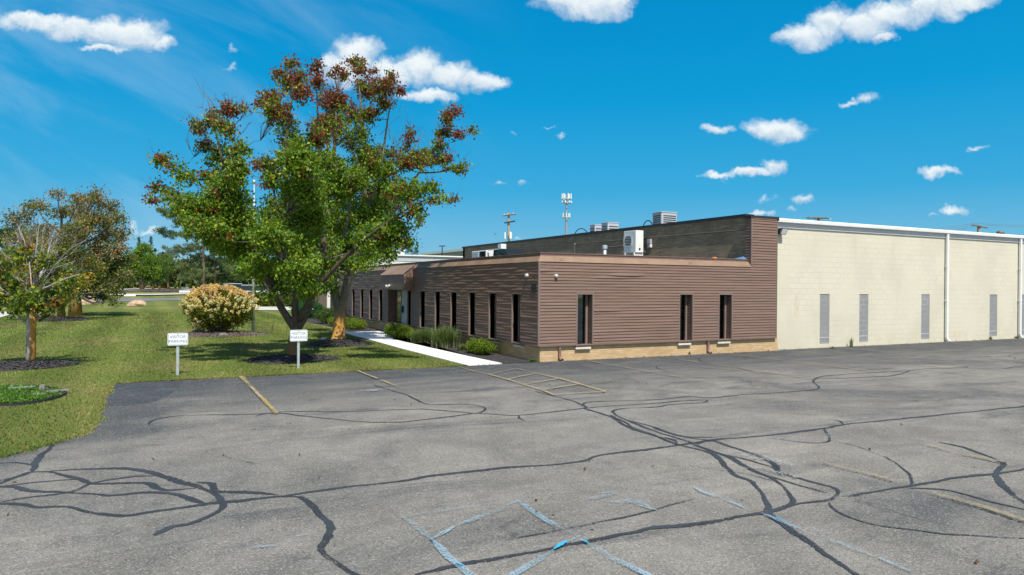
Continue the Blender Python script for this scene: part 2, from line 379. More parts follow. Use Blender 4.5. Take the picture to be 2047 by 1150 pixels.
# building ---------------------------------------------------------------
def mat_siding(name, col, col2):
    m, t, b, o = new_mat(name); c = obc(t); s_ = nd(t, 'ShaderNodeSeparateXYZ', {0: c})
    v_ = nd(t, 'ShaderNodeCombineXYZ', {0: mth(t, 'ADD', s_.outputs[0], s_.outputs[1]), 1: mth(t, 'SUBTRACT', s_.outputs[2], 0.485)}).outputs[0]
    bk = nd(t, 'ShaderNodeTexBrick', {'Vector': v_, 'Scale': 1.0, 'Mortar Size': 0.0035, 'Mortar Smooth': 0.2, 'Brick Width': 3.1, 'Row Height': 0.0935, 'Color1': (0.92, 0.92, 0.92, 1), 'Color2': (1.06, 1.06, 1.06, 1), 'Mortar': (0.55, 0.55, 0.55, 1)})
    bk.offset = 0.37; bk.offset_frequency = 3
    n = noise(t, vmt(t, 'MULTIPLY', c, (0.5, 0.5, 9)), 1.6, 5, 0.65); n2 = noise(t, c, 0.7, 5, 0.7)
    cc = mixc(t, sstep(t, n, 0.3, 0.7), col, col2)
    cc = mixc(t, sstep(t, n2, 0.55, 0.75, 0, 0.3), cc, tuple(x*0.8 for x in col))
    sc = noise(t, vmt(t, 'MULTIPLY', c, (1, 1, 6)), 5.0, 6, 0.75)
    cc = mixc(t, sstep(t, sc, 0.70, 0.78, 0, 0.5), cc, (0.42, 0.34, 0.30))
    cc = mixc(t, 0.8, cc, mixc(t, 1.0, cc, bk.outputs[0], 'MULTIPLY'))
    lk(t, b, 'Base Color', cc); b.inputs['Roughness'].default_value = 0.62
    bump(t, b, noise(t, vmt(t, 'MULTIPLY', c, (1, 1, 14)), 9, 5, 0.6), 0.25, 0.004)
    return m
M['siding'] = mat_siding('brown siding', (0.174, 0.106, 0.078), (0.218, 0.139, 0.104))
M['trim'] = simple('brown trim', (0.19, 0.145, 0.12), 0.6, var=0.1, vs=2, dirt=((0.14, 0.10, 0.08), 0.5))
M['fascia'] = simple('bleached brown fascia', (0.245, 0.160, 0.100), 0.6, var=0.16, vs=1.3, dirt=((0.26, 0.17, 0.12), 0.6))
M['coping'] = simple('brown metal coping', (0.185, 0.115, 0.095), 0.5, var=0.1)
M['black'] = simple('black metal', (0.022, 0.024, 0.028), 0.5)
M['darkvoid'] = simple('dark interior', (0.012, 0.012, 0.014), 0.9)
def mat_brick(name, c1, c2, mortar, bw=0.2, bh=0.068, ms=0.008, axis='x', ruf=0.85, bs=0.5, dirt=None, hv=0.35):
    m, t, b, o = new_mat(name); c = geo(t)
    s = nd(t, 'ShaderNodeSeparateXYZ', {0: c})
    u = mth(t, 'ADD', s.outputs[0], s.outputs[1])
    v = nd(t, 'ShaderNodeCombineXYZ', {0: u, 1: s.outputs[2]}).outputs[0]
    br = nd(t, 'ShaderNodeTexBrick', {'Vector': v, 'Scale': 1.0, 'Mortar Size': ms, 'Mortar Smooth': 0.3, 'Brick Width': bw, 'Row Height': bh,
             'Color1': (*c1, 1), 'Color2': (*c2, 1), 'Mortar': (*mortar, 1)})
    br.offset = 0.5
    n = noise(t, c, 1.1, 5, 0.65); n3 = noise(t, vmt(t, 'MULTIPLY', v, (3.0, 14.0, 1)), 0.8, 3, 0.6)
    cc = mixc(t, sstep(t, n, 0.35, 0.7, 0, hv), br.outputs[0], tuple(x*0.6 for x in c1))
    cc = mixc(t, sstep(t, n3, 0.5, 0.75, 0, hv*0.9), cc, tuple(min(1, x*1.25) for x in c2))
    if dirt:
        cc = mixc(t, sstep(t, noise(t, c, 0.8, 6, 0.7, 0.6), 0.6, 0.78, 0, dirt[1]), cc, dirt[0])
    lk(t, b, 'Base Color', cc); b.inputs['Roughness'].default_value = ruf
    h = mth(t, 'ADD', mth(t, 'MULTIPLY', br.outputs['Fac'], -1.0), mth(t, 'MULTIPLY', noise(t, c, 60, 3, 0.6), 0.25))
    bump(t, b, h, bs, 0.006)
    return m
M['brick_tan'] = mat_brick('tan brick', (0.50, 0.335, 0.155), (0.62, 0.44, 0.24), (0.44, 0.34, 0.21))
M['brick_dark'] = mat_brick('weathered dark brick', (0.235, 0.185, 0.115), (0.345, 0.275, 0.175), (0.22, 0.18, 0.125), 0.4, 0.068, 0.006, hv=0.6)
M['brick_red'] = mat_brick('pink brick', (0.42, 0.24, 0.18), (0.46, 0.28, 0.21), (0.4, 0.33, 0.28))
def mat_cmu(name, c1, mortar, ms=0.006, stain=True, bs=0.5):
    m, t, b, o = new_mat(name); c = geo(t)
    s = nd(t, 'ShaderNodeSeparateXYZ', {0: c})
    v = nd(t, 'ShaderNodeCombineXYZ', {0: mth(t, 'ADD', s.outputs[0], s.outputs[1]), 1: s.outputs[2]}).outputs[0]
    c2 = tuple(x*1.045 for x in c1)
    br = nd(t, 'ShaderNodeTexBrick', {'Vector': v, 'Scale': 1.0, 'Mortar Size': ms, 'Mortar Smooth': 0.6, 'Brick Width': 0.406, 'Row Height': 0.2032,
             'Color1': (*c1, 1), 'Color2': (*c2, 1), 'Mortar': (*mortar, 1)})
    n = noise(t, c, 0.55, 5, 0.6)
    fade = sstep(t, noise(t, c, 0.8, 4, 0.6), 0.35, 0.62, 0.15, 1.0)
    cc = mixc(t, fade, mixc(t, 0.5, c1, c2), br.outputs[0])
    cc = mixc(t, sstep(t, n, 0.4, 0.7, 0, 0.5), cc, tuple(x*0.86 for x in c1))
    if stain:
        cc = mixc(t, mth(t, 'MULTIPLY', sstep(t, s.outputs[2], 0.85, 0.0), sstep(t, noise(t, c, 1.2, 5, 0.7), 0.42, 0.7, 0, 0.55)), cc, (0.56, 0.46, 0.28))
        vst = vmt(t, 'MULTIPLY', c, (2.2, 2.2, 0.35)); nst = noise(t, vst, 1.0, 6, 0.7)
        cc = mixc(t, sstep(t, nst, 0.56, 0.76, 0, 0.30), cc, (0.48, 0.42, 0.30))
        # rusty run below an old patched hole
        d = vmt(t, 'LENGTH', vmt(t, 'MULTIPLY', vmt(t, 'SUBTRACT', vmt(t, 'ADD', c, vmt(t, 'MULTIPLY', nd(t, 'ShaderNodeTexNoise', {'Vector': c, 'Scale': 4.0, 'Detail': 4.0}).outputs['Color'], (0.3, 0, 0.3))), (21.52, 18.5, 1.75)), (6.0, 0.0, 1.7)))
        cc = mixc(t, mth(t, 'MULTIPLY', sstep(t, d, 1.0, 0.2), sstep(t, noise(t, c, 9, 4, 0.7), 0.4, 0.6, 0.0, 0.5)), cc, (0.48, 0.33, 0.16))
    else:
        cc = mixc(t, sstep(t, noise(t, c, 7, 5, 0.75), 0.6, 0.75, 0, 0.5), cc, tuple(min(1, x*1.5) for x in c1))
    lk(t, b, 'Base Color', cc); b.inputs['Roughness'].default_value = 0.8
    h = mth(t, 'ADD', mth(t, 'MULTIPLY', mth(t, 'MULTIPLY', br.outputs['Fac'], fade), -1.0), mth(t, 'MULTIPLY', noise(t, c, 35, 4, 0.6), 0.3))
    bump(t, b, h, bs, 0.006)
    return m
M['cream'] = mat_cmu('cream painted block', (0.605, 0.572, 0.445), (0.47, 0.447, 0.352), 0.007)
M['greyblock'] = mat_cmu('bare grey block', (0.25, 0.255, 0.255), (0.42, 0.43, 0.43), 0.014, stain=False)
M['white_paint'] = simple('white painted metal', (0.78, 0.80, 0.76), 0.45, var=0.04)
M['offwhite_wall'] = simple('off-white wall', (0.66, 0.65, 0.60), 0.8, var=0.05, vs=0.8)
M['galv'] = simple('galvanised steel', (0.55, 0.62, 0.64), 0.45, 0.55, var=0.12, vs=6)
M['metalgrey'] = simple('grey painted metal', (0.33, 0.35, 0.37), 0.5, 0.2)
M['hvac'] = simple('pale grey sheet metal', (0.52, 0.54, 0.55), 0.5, 0.2, var=0.06)
M['hvacdark'] = simple('dark grille', (0.05, 0.06, 0.07), 0.6)
M['concrete'] = simple('bright concrete', (0.74, 0.735, 0.70), 0.85, var=0.05, vs=1.5, bs=0.2)
M['concrete_old'] = simple('road concrete', (0.50, 0.48, 0.43), 0.9, var=0.1, vs=0.5)
M['road'] = simple('far asphalt', (0.16, 0.16, 0.165), 0.9, var=0.15, vs=0.3)
M['roofing'] = simple('dark roof membrane', (0.10, 0.10, 0.10), 0.9)
M['warehouse'] = simple('grey metal wall', (0.30, 0.29, 0.27), 0.7, var=0.05)
def mat_mulch(name, c1, c2):
    m, t, b, o = new_mat(name); c = geo(t)
    v = nd(t, 'ShaderNodeTexVoronoi', {'Vector': c, 'Scale': 24.0}, feature='F1')
    g = nd(t, 'ShaderNodeSeparateColor', {0: v.outputs['Color']}).outputs[0]
    cc = mixc(t, g, c1, c2); cc = mixc(t, sstep(t, g, 0.9, 0.97, 0, 0.5), cc, (0.22, 0.2, 0.18))
    lk(t, b, 'Base Color', cc); b.inputs['Roughness'].default_value = 0.9
    bump(t, b, v.outputs['Distance'], 1.0, 0.05); return m
M['mulch'] = mat_mulch('dark mulch', (0.018, 0.017, 0.018), (0.07, 0.062, 0.06))
M['mulchbrown'] = mat_mulch('dry mulch', (0.10, 0.08, 0.07), (0.19, 0.15, 0.13))
M['rock'] = simple('tan rock', (0.48, 0.34, 0.22), 0.9, var=0.3, vs=2, bs=0.6, fine=6)
M['rockgrey'] = simple('grey rock', (0.25, 0.25, 0.26), 0.9, var=0.3, vs=5, bs=0.6, fine=12)
M['wood_grey'] = simple('weathered wood', (0.27, 0.26, 0.235), 0.9, var=0.25, vs=8, bs=0.4)
M['polewood'] = simple('utility pole wood', (0.36, 0.31, 0.26), 0.9, var=0.15, vs=2)
M['sign_white'] = simple('sign white', (0.80, 0.83, 0.84), 0.4, var=0.03)
M['sign_ink'] = simple('sign dark green-grey', (0.10, 0.15, 0.17), 0.5, var=0.03)
M['conduit'] = simple('weathered pipe', (0.16, 0.15, 0.13), 0.6)
M['orange'] = simple('orange plastic', (0.80, 0.22, 0.02), 0.4, var=0.05)
M['bluetarp'] = simple('blue tarp', (0.08, 0.22, 0.42), 0.5, var=0.2)
M['brownpipe'] = simple('brown downspout', (0.21, 0.125, 0.10), 0.45, var=0.15, vs=5)
M['stone_sill'] = simple('limestone sill', (0.62, 0.60, 0.52), 0.8, var=0.08, vs=5)
M['rubber'] = simple('rubber', (0.02, 0.02, 0.02), 0.8)
M['curtain'] = simple('pale blind inside', (0.62, 0.70, 0.66), 0.8)
def mat_glass(name, col=(0.012, 0.018, 0.02), rough=0.04):
    m, t, b, o = new_mat(name); c = obc(t)
    n = noise(t, c, 0.6, 2, 0.5)
    lk(t, b, 'Base Color', col+(1,)); b.inputs['Roughness'].default_value = rough; b.inputs['Specular IOR Level'].default_value = 0.75
    bump(t, b, n, 0.05, 0.02); return m
M['glass'] = mat_glass('dark glass')
M['carwhite'] = simple('white car paint', (0.78, 0.79, 0.80), 0.25, var=0.01)
M['lamp_red'] = simple('red tail lamp', (0.5, 0.03, 0.05), 0.3)
# ------------------------------------------------------------------ ground, roads
def build_ground():
    xs = [-700,-400,-250,-150,-100] + list(range(-80, 121, 10)) + [150,220,320,500,800]
    ys = [-80,-40,0,20,40,50,60] + [60+5*i for i in range(1, 15)] + [150,200,300,500,900]
    mb = MB(); idx = {}
    for j, y in enumerate(ys):
        for i, x in enumerate(xs):
            idx[i, j] = len(mb.v); mb.v.append((x, y, gz(x, y)))
    for j in range(len(ys)-1):
        for i in range(len(xs)-1):
            mb.f.append((idx[i,j], idx[i+1,j], idx[i+1,j+1], idx[i,j+1])); mb.m.append(0)
    mb.build('ground', M['lawn'], kind='structure', label='mown lawn and open ground around the building')
build_ground()
def sheet(name, poly, z, mat, ragged=0.0, step=0.12, kind='structure', label=None, parent=None, drape=False, seed=1):
    """a flat sheet from a polygon of ground points, edges optionally ragged"""
    r = random.Random(seed); pts = []
    n = len(poly)
    for i in range(n):
        a = Vector(poly[i][:2]); b = Vector(poly[(i+1) % n][:2]); L = (b-a).length
        rag = ragged if (len(poly[i]) < 3 or poly[i][2]) else 0
        k = max(1, int(L/step)) if rag > 0 and L < 60 else 1
        for j in range(k):
            p = a.lerp(b, j/k)
            if rag and j: p = p + Vector((r.uniform(-rag, rag), r.uniform(-rag, rag)))
            pts.append(p)
    me = bpy.data.meshes.new(name)
    import bmesh
    bm = bmesh.new()
    f = bm.faces.new([bm.verts.new((p.x, p.y, z + (gz(p.x, p.y) if drape else 0))) for p in pts])
    if f.normal.z < 0: f.normal_flip()
    bmesh.ops.triangulate(bm, faces=[f]); bm.normal_update()
    for f in bm.faces:
        if f.normal.z < 0: f.normal_flip()
    bm.to_mesh(me); bm.free(); me.materials.append(mat)
    o = bpy.data.objects.new(name, me); SC.collection.objects.link(o)
    if parent: o.parent = parent
    return tag(o, label, None, None, kind)
LOT_EDGE = [(-60,8.6),(-30,8.9),(-8,9.3),(-4.2,9.75),(-2.9,10.2),(-2.2,10.6),(-1.67,11.0),(-1.2,11.6),(-0.85,12.2),(-0.72,12.9),(-0.74,14.2),(-0.76,15.7),(-0.70,17.0),(-0.72,17.9),(-0.62,18.12)]
lot_poly = LOT_EDGE + [(8.0,18.2),(9.1,18.24),(10.4,18.27,0),(20.2,18.27,0),(20.2,18.44,0),(90,18.44,0),(90,-50,0),(-60,-50,0)]
lot = sheet('parking_lot', lot_poly, 0.004, M['asphalt'], 0.035, 0.08, label='weathered grey asphalt parking lot with sealed cracks')
def smooth_path(P, step=0.06):
    P = [P[0]*2-P[1]] + P + [P[-1]*2-P[-2]]; out = []
    for i in range(1, len(P)-2):
        p0, p1, p2, p3 = P[i-1], P[i], P[i+1], P[i+2]
        n = max(2, int((p2-p1).length/step))
        for k in range(n):
            t = k/n
            out.append(0.5*((2*p1) + (p2-p0)*t + (2*p0-5*p1+4*p2-p3)*t*t + (3*p1-p0-3*p2+p3)*t*t*t))
    out.append(P[-2]); return out
_zc = [0.0]
def ribbon(mb, P, w, jag=0.24, step=0.04, taper=True, smooth=True, z0=0.008, wander=0.009):
    w = w*(0.60 if wander == 0.009 and z0 == 0.008 else 0.72); jag = jag if z0 == 0.008 else min(jag, 0.12) if z0 != .03 else jag; wander = wander if z0 == 0.008 else 0.002
    z = z0 + _zc[0]; _zc[0] += 0.00012
    if smooth and len(P) > 2: path = smooth_path(P, step)
    else:
        path = []
        for a, b in zip(P[:-1], P[1:]):
            n = max(1, int((b-a).length/step)); path += [a.lerp(b, i/n) for i in range(n)]
        path.append(P[-1])
    n = len(path); ph = rnd.uniform(0, 10); n0 = len(mb.v)
    for i, p in enumerate(path):
        t = path[min(i+1, n-1)] - path[max(i-1, 0)]; t.z = 0
        if t.length < 1e-6: t = Vector((1, 0, 0))
        t.normalize(); s = Vector((-t.y, t.x, 0))
        ww = w*((1 + 0.22*math.sin(i*0.09+ph) + 0.15*math.sin(i*0.25+ph*2)) if z0 == 0.008 else 1.0)
        if taper: ww *= min(1, 0.25+min(i, n-1-i)/6.0)
        off = wander*math.sin(i*0.21+ph*3) + wander*0.6*math.sin(i*0.55+ph)
        a = p + s*(ww/2*(1+rnd.uniform(-jag, jag)) + off); b = p - s*(ww/2*(1+rnd.uniform(-jag, jag)) - off)
        mb.v += [(a.x, a.y, z), (b.x, b.y, z)]
    for i in range(n-1):
        k = n0+2*i; mb.f.append((k+1, k+3, k+2, k)); mb.m.append(mb.mi)
def zpts(pts, ox, oy, s): return [G(ox+x/s, oy+y/s, 0) for x, y in pts]
def cracks():
    mb = MB()
    A = lambda p: zpts(p, 0, 850, 3.412)
    B = lambda p: zpts(p, 700, 700, 2.555)
    C = lambda p: zpts(p, 1200, 680, 2.417)
    D = lambda p: zpts(p, 200, 720, 2.675)
    T = [
     (A([(-60,425),(0,400),(120,352),(200,325),(330,325),(450,350),(560,375),(620,400),(700,405),(980,400),(1080,435),(1160,447),(1340,432)]), .11),
     (A([(30,415),(300,390),(480,376),(560,378),(615,392)]), .08),
     (A([(-80,418),(0,425),(90,425),(180,450),(400,460),(640,475),(740,487),(980,465),(1180,470),(1300,510),(1400,545)]), .12),
     (A([(-80,545),(0,530),(200,495),(420,470),(520,450),(640,400),(900,355),(1060,350)]), .08),
     (A([(-80,550),(0,540),(150,545),(250,562),(440,560),(580,595),(700,615),(850,622),(1000,600),(1400,545),(1560,530),(1900,490)])+D([(1060,718),(1300,685),(1605,650)])+B([(400,648),(600,625),(800,602),(1000,592),(1180,570),(1280,540),(1533,508)])+C([(290,521),(370,512),(480,495),(560,480),(740,470),(1060,432),(1180,410),(1500,378),(2047,322),(2200,305)]), .115),
     (A([(330,320),(560,305),(800,298),(920,305),(1050,335),(1180,375),(1340,420),(1450,470),(1520,530),(1500,590),(1400,640),(1280,680),(1180,695),(1080,740),(1045,757)]), .14),
     (A([(215,322),(245,265),(290,200),(350,150),(390,110)]), .13), (A([(-60,270),(0,265),(110,260),(240,282)]), .07), (A([(-60,395),(0,380),(150,350),(222,322)]), .08),
     (A([(1340,395),(1450,405),(1480,455),(1620,460),(1900,480)]), .12),
     (D([(970,735),(1060,735),(1110,760),(1150,810),(1210,860),(1240,900),(1220,950),(1180,1000),(1200,1050),(1260,1090),(1370,1150),(1480,1210)]), .105),
     (B([(-480,340),(-420,325),(-300,316),(-180,316),(0,318),(180,308),(380,305),(560,318),(640,326),(688,308),(660,287),(560,278),(400,280),(340,255),(270,225),(180,200),(120,178)]), .075),
     (D([(262,348),(275,330),(330,312),(440,299),(640,295),(780,293),(950,287),(1060,298),(1220,315),(1400,332),(1605,334)])+B([(400,355),(600,330),(650,325),(760,332),(860,335),(1000,322),(1180,300),(1200,290),(1130,260),(1020,232),(940,212)]), .085),
     (B([(857,333),(862,350),(892,362)]), .06),
     (B([(1180,298),(1280,325),(1380,360),(1450,400),(1533,430)])+C([(300,482),(345,497),(375,505)]), .10),
     (B([(1190,300),(1300,290),(1533,275)])+C([(290,306),(400,295),(510,292),(500,303),(430,308),(330,315),(270,325),(130,332),(75,340),(62,355),(120,385),(250,420),(350,455),(430,470),(560,474)]), .085),
     (B([(1180,290),(1210,270),(1330,262),(1533,257)])+C([(330,285),(420,275),(540,280),(700,265),(1040,240),(1030,205),(1060,180),(1200,165),(1340,157),(1480,150),(1560,142),(1700,137),(1765,133),(1760,128),(1700,124)]), .085),
     (C([(1050,180),(870,168),(760,160),(700,145),(640,130),(500,110),(470,85)]), .06),
     (C([(700,152),(540,140),(400,125),(290,126),(272,133),(285,142),(340,152)]), .05),
     (C([(1080,190),(1300,180),(1420,172),(1500,150)]), .08),
     (C([(1780,78),(1920,95),(2047,112),(2150,125)]), .06), (C([(1780,138),(1950,140),(2000,130),(2080,127)]), .06),
     (C([(2000,95),(2005,85),(1975,75),(2047,62),(2100,60)]), .05),
     (C([(45,365),(150,430),(280,470),(380,510),(470,530),(560,560),(600,610),(650,655),(730,685),(775,740),(805,800),(830,835)]), .105),
     (C([(120,388),(300,455),(430,495),(540,540),(640,575),(720,620),(840,680),(900,730),(935,780),(890,812),(820,835)]), .095),
     (C([(250,425),(400,470),(540,490),(640,520),(780,570),(850,610),(870,640),(940,665),(1060,700),(1130,720),(1150,748),(1100,780)]), .10),
     (C([(440,505),(560,545),(700,580),(850,622)]), .06), (C([(590,560),(700,615),(760,645),(960,705),(1100,742)]), .055),
     (C([(450,515),(480,500),(540,490),(600,483)]), .06),
     (C([(840,600),(850,630),(870,655)]), .14), (C([(275,470),(340,480),(375,500)]), .13),
     (B([(330,1155),(600,1095),(850,1050),(1100,1005),(1300,965),(1533,915)])+C([(290,909),(480,893),(700,850),(820,832),(940,800),(1100,775),(1140,765)]), .105),
     (C([(1150,755),(1200,757),(1300,740),(1480,712),(1700,672),(1900,650),(2047,628),(2200,605)]), .085),
     (C([(800,800),(820,840),(870,885),(960,950),(1060,1020),(1150,1080),(1240,1136),(1340,1190)]), .115),
     (C([(1100,785),(1110,810),(1180,850),(1300,890),(1500,920),(1700,945),(2047,962),(2200,962)]), .045),
     (C([(1480,715),(1510,690),(1490,650),(1400,580),(1372,565)]), .05), (C([(1480,718),(1650,725),(1800,760),(1900,790),(2047,822),(2150,840)]), .06),
     (C([(1630,495),(1750,520),(1850,555),(1930,590),(1945,610),(1920,640),(1920,680),(1970,730),(2047,785),(2150,850)]), .105),
     (C([(1075,430),(1108,465),(1105,488),(1060,500),(960,495),(800,475)]), .055), (C([(1180,412),(1160,395),(1100,385)]), .05),
    ]
    for P, w in T: ribbon(mb, P, w)
    mb.build('crack_sealant', M['tar'], lot, kind='structure')
    mb = MB()
    for P, w in [(B([(850,965),(950,945),(1200,900),(1533,830)]), .05), (C([(0,885),(240,830),(460,770)]), .05), (D([(660,515),(740,540),(880,565)]), .02),
                 (A([(1190,860),(1280,825)]), .025), (C([(430,610),(560,632),(700,650),(900,700)]), .03), (C([(1120,490),(1250,520),(1400,580)]), .03),
                 (D([(60,160),(120,140),(200,135)]), .05)]:
        ribbon(mb, P, w)
    mb.build('worn_sealant', M['tarthin'], lot, kind='structure')
    # pale chalky scuffs where sealant has lifted
    mb = MB()
    for P, w in [(C([(600,540),(700,565),(800,585),(900,605)]), .30), (C([(840,590),(890,605),(915,630)]), .30), (C([(700,632),(780,628),(860,650),(960,680)]), .12), (B([(40,214),(110,212),(150,206)]), .3), (B([(690,300),(700,312)]), .12),
                 (C([(1085,500),(1105,480),(1100,455)]), .12), (A([(1040,10),(1160,10)]), .12), (C([(440,515),(520,530)]), .12)]:
        ribbon(mb, P, w, 0.5, z0=0.03)
    mb.build('pale_scuffs', M['pale'], lot, kind='structure')
    # blue layout paint
    mb = MB(); mb.mi = 0
    for P, w in [(B([(420,980),(500,1065),(600,1150),(700,1240)]), .10), (B([(860,780),(1000,880),(1090,925)]), .10), (B([(1190,985),(1350,1080),(1500,1150),(1600,1200)]), .10),
                 (B([(1170,960),(1110,990)]), .10), (B([(1040,1035),(950,1090),(850,1150),(760,1210)]), .10), (B([(420,975),(540,910)]), .09), (B([(860,780),(800,800)]), .1),
                 (C([(450,718),(500,745),(560,770)]), .09), (C([(600,778),(700,820)]), .09), (C([(160,798),(200,812),(275,832)]), .08), (C([(1340,1060),(1420,1095),(1500,1130)]), .09)]:
        ribbon(mb, P, w, 0.3, smooth=False, z0=0.016)
    mb.build('blue_marking', M['blue'], lot, kind='structure')
    mb = MB()
    for P, w in [(B([(265,860),(420,980)]), .09), (B([(270,862),(420,840),(600,812),(700,798),(860,780)]), .06), (B([(540,910),(700,850),(860,780)]), .10), (B([(1090,925),(1175,968)]), .10),
                 (B([(1210,775),(1360,740)]), .15), (B([(1340,790),(1450,778),(1533,812)]), .15), (C([(320,678),(380,692)]), .1), (C([(490,738),(620,785)]), .1), (C([(780,845),(1000,940)]), .1), (C([(1000,940),(1200,1010),(1340,1062)]), .1),
                 (C([(50,790),(200,790)]), .2), (C([(0,750),(80,742)]), .1), (A([(1720,850),(1900,840)]), .12), (A([(1980,780),(2100,760)]), .15), (D([(1110,1090),(1160,1120)]), .2), (D([(1350,1100),(1400,1130)]), .1)]:
        ribbon(mb, P, w, 0.3, smooth=False, z0=0.018)
    mb.build('faded_blue_marking', M['bfaint'], lot, kind='structure')
    mb = MB()
    for P, w in [(B([(1108,990),(1075,1012),(1042,1034)]), .10), (B([(1176,982),(1215,1000)]), .09), (B([(540,1105),(575,1118)]), .07), (C([(840,868),(905,893)]), .035), (B([(410,975),(425,990)]), .06)]:
        ribbon(mb, P, w, 0.25, smooth=False, z0=0.022)
    mb.build('bright_blue_marking', M['bfresh'], lot, kind='structure')
    # yellow bay lines and hatched walkway
    H = lambda p: zpts(p, 880, 700, 5.387)
    V3 = lambda x, y: Vector((x, y, 0))
    mb = MB()
    for P, w in [([V3(2.0,18.08),V3(2.0,17.3)], .16), ([V3(2.0,17.3),V3(1.98,12.62)], .10), ([V3(4.84,18.1),V3(4.86,16.4)], .09), ([V3(4.87,16.1),V3(4.88,14.9)], .10)]:
        ribbon(mb, P, w, 0.15, smooth=False, z0=0.026, taper=False, wander=0.004)
    for p in [[(510,270),(730,330),(900,385)],[(900,385),(1100,445),(1220,495)],[(1220,495),(1500,478),(1780,462)],[(1040,262),(1280,318)],[(730,328),(870,295),(1040,262)],[(890,385),(1100,350),(1280,318)],[(1100,445),(1300,410),(1500,380)]]:
        ribbon(mb, H(p), .085, 0.12, smooth=False, z0=0.026, taper=False, wander=0.004)
    mb.build('yellow_marking', M['yellow'], lot, kind='structure')
    mb = MB()
    for p in [[(1280,318),(1500,380),(1780,462)]]:
        ribbon(mb, H(p), .09, 0.1, smooth=False, z0=0.03, taper=False, wander=0.003)
    ribbon(mb, [V3(2.0,14.6),V3(1.98,12.7)], .085, .1, smooth=False, z0=0.03)
    mb.build('bright_yellow_marking', M['ybright'], lot, kind='structure')
    mb = MB()
    for p in [[(210,190),(330,235),(510,270)],[(330,235),(580,195)],[(540,272),(680,240),(820,212)],[(820,212),(1040,262)]]:
        ribbon(mb, H(p), .085, 0.15, smooth=False, z0=0.026, taper=False, wander=0.004)
    for i in range(9):
        x = 11.75+2.84*i; ribbon(mb, [V3(x, 17.9), V3(x, 12.4)], .11, 0.15, smooth=False, z0=0.026, taper=False)
    ribbon(mb, C([(1540,505),(1620,525),(1700,550)]), .13, .2, smooth=False, z0=.026)
    ribbon(mb, C([(1700,550),(1850,580),(1980,610)]), .1, .2, smooth=False, z0=.026)
    ribbon(mb, C([(1070,600),(1200,635),(1330,665),(1440,700)]), .12, .2, smooth=False, z0=.026)
    ribbon(mb, C([(1560,740),(1700,778),(1850,820),(2047,885),(2200,935)]), .13, 0.15, smooth=False, z0=0.026)
    ribbon(mb, C([(1820,195),(1950,192)]), .1, .2, smooth=False, z0=.026)
    mb.build('faded_yellow_marking', M['yfaint'], lot, kind='structure')
cracks()
# darker sealed patch with a straight seam in the north-west corner of the lot
sheet('dark_patch', [(-0.66,18.06),(0.75,18.02),(0.62,17.0),(0.42,15.9),(0.20,15.2),(0.05,14.9),(-0.35,14.7),(-0.68,14.9)], 0.0062, M['sealed'], 0.02, 0.08, parent=lot)
# walkway: bright new concrete from the lot to the entrance
sheet('walkway', [(7.98,18.2),(9.09,18.24),(9.02,20.3),(9.0,28.8),(9.9,28.9),(9.95,33.3),(8.16,33.2),(8.1,30),(7.95,24)], 0.030, M['concrete'], 0, label='bright white concrete walkway to the entrance')
mb = MB()
for a, b in [((7.98,18.2),(9.09,18.24)),((7.98,18.2),(7.95,24)),((7.95,24),(8.1,30)),((8.1,30),(8.16,33.2)),((9.09,18.24),(9.02,20.3)),((9.02,20.3),(9.0,28.8))]:
    mb.quad((a[0],a[1],0),(b[0],b[1],0),(b[0],b[1],0.03),(a[0],a[1],0.03))
mb.build('walkway_edge', M['concrete'], kind='structure')
# mulch bed between walkway and wall
sheet('planting_bed', [(9.09,18.27,0),(10.36,18.30,0),(10.36,29.3,0),(10.36,36,0),(10.36,48.5,0),(10.9,50.5),(8.9,50.0),(8.3,47),(8.6,40),(8.7,34.2),(8.8,33.5),(9.96,33.4,0),(9.93,28.88,0),(9.02,28.75,0),(9.04,20.3,0)], 0.012, M['mulch'], 0.03, 0.15, label='dark mulch bed along the building')
def mound(name, cx, cy, rx, ry, h, mat, label, ragged=0.06, seed=3, z=0.0):
    """a low mulch ring round a tree, slightly domed, irregular edge"""
    r = random.Random(seed); mb = MB(); N = 56; K = 7
    rim = [1 + ragged*(math.sin(3*a+seed)+0.6*math.sin(7*a+seed*2)) for a in [2*math.pi*i/N for i in range(N)]]
    mb.v.append((cx, cy, z+h+0.008))
    for k in range(1, K+1):
        t = k/K
        for i in range(N):
            a = 2*math.pi*i/N; q = t*rim[i]
            zz = h*(1-t**2.2) + (0.02*r.uniform(-1, 1) if k < K else 0)
            mb.v.append((cx+rx*q*math.cos(a), cy+ry*q*math.sin(a), z+max(0.006, zz+0.012) if k < K else z+0.004))
    for i in range(N):
        mb.f.append((0, 1+i, 1+(i+1) % N)); mb.m.append(0)
    for k in range(K-1):
        for i in range(N):
            a = 1+k*N+i; b = 1+k*N+(i+1) % N; mb.f.append((a, a+N, b+N, b)); mb.m.append(0)
    # loose chips on top
    for _ in range(int(900*rx*ry)):
        a = r.uniform(0, 2*math.pi); q = math.sqrt(r.random())*1.0
        x = cx+rx*q*math.cos(a); y = cy+ry*q*math.sin(a); zz = z+h*(1-q**2.2)+0.022
        d = Vector((r.uniform(-1,1), r.uniform(-1,1), r.uniform(-.4,.4))).normalized()*r.uniform(.02,.05); s = Vector((-d.y, d.x, r.uniform(-.02,.02)))*0.35
        c = Vector((x, y, zz)); mb.quad(c-d-s, c+d-s, c+d+s, c-d+s)
    return mb.build(name, mat, smooth=False, kind='stuff', label=label)
mound('mulch_ring', 3.85, 21.75, 1.35, 1.15, 0.12, M['mulch'], 'dark mulch ring round the trunk of the fork-trunked pear tree', seed=2)
mound('mulch_ring', 6.45, 26.55, 1.25, 1.1, 0.2, M['mulch'], 'dark mulch ring round the orange-lichened pear trunk', seed=5)
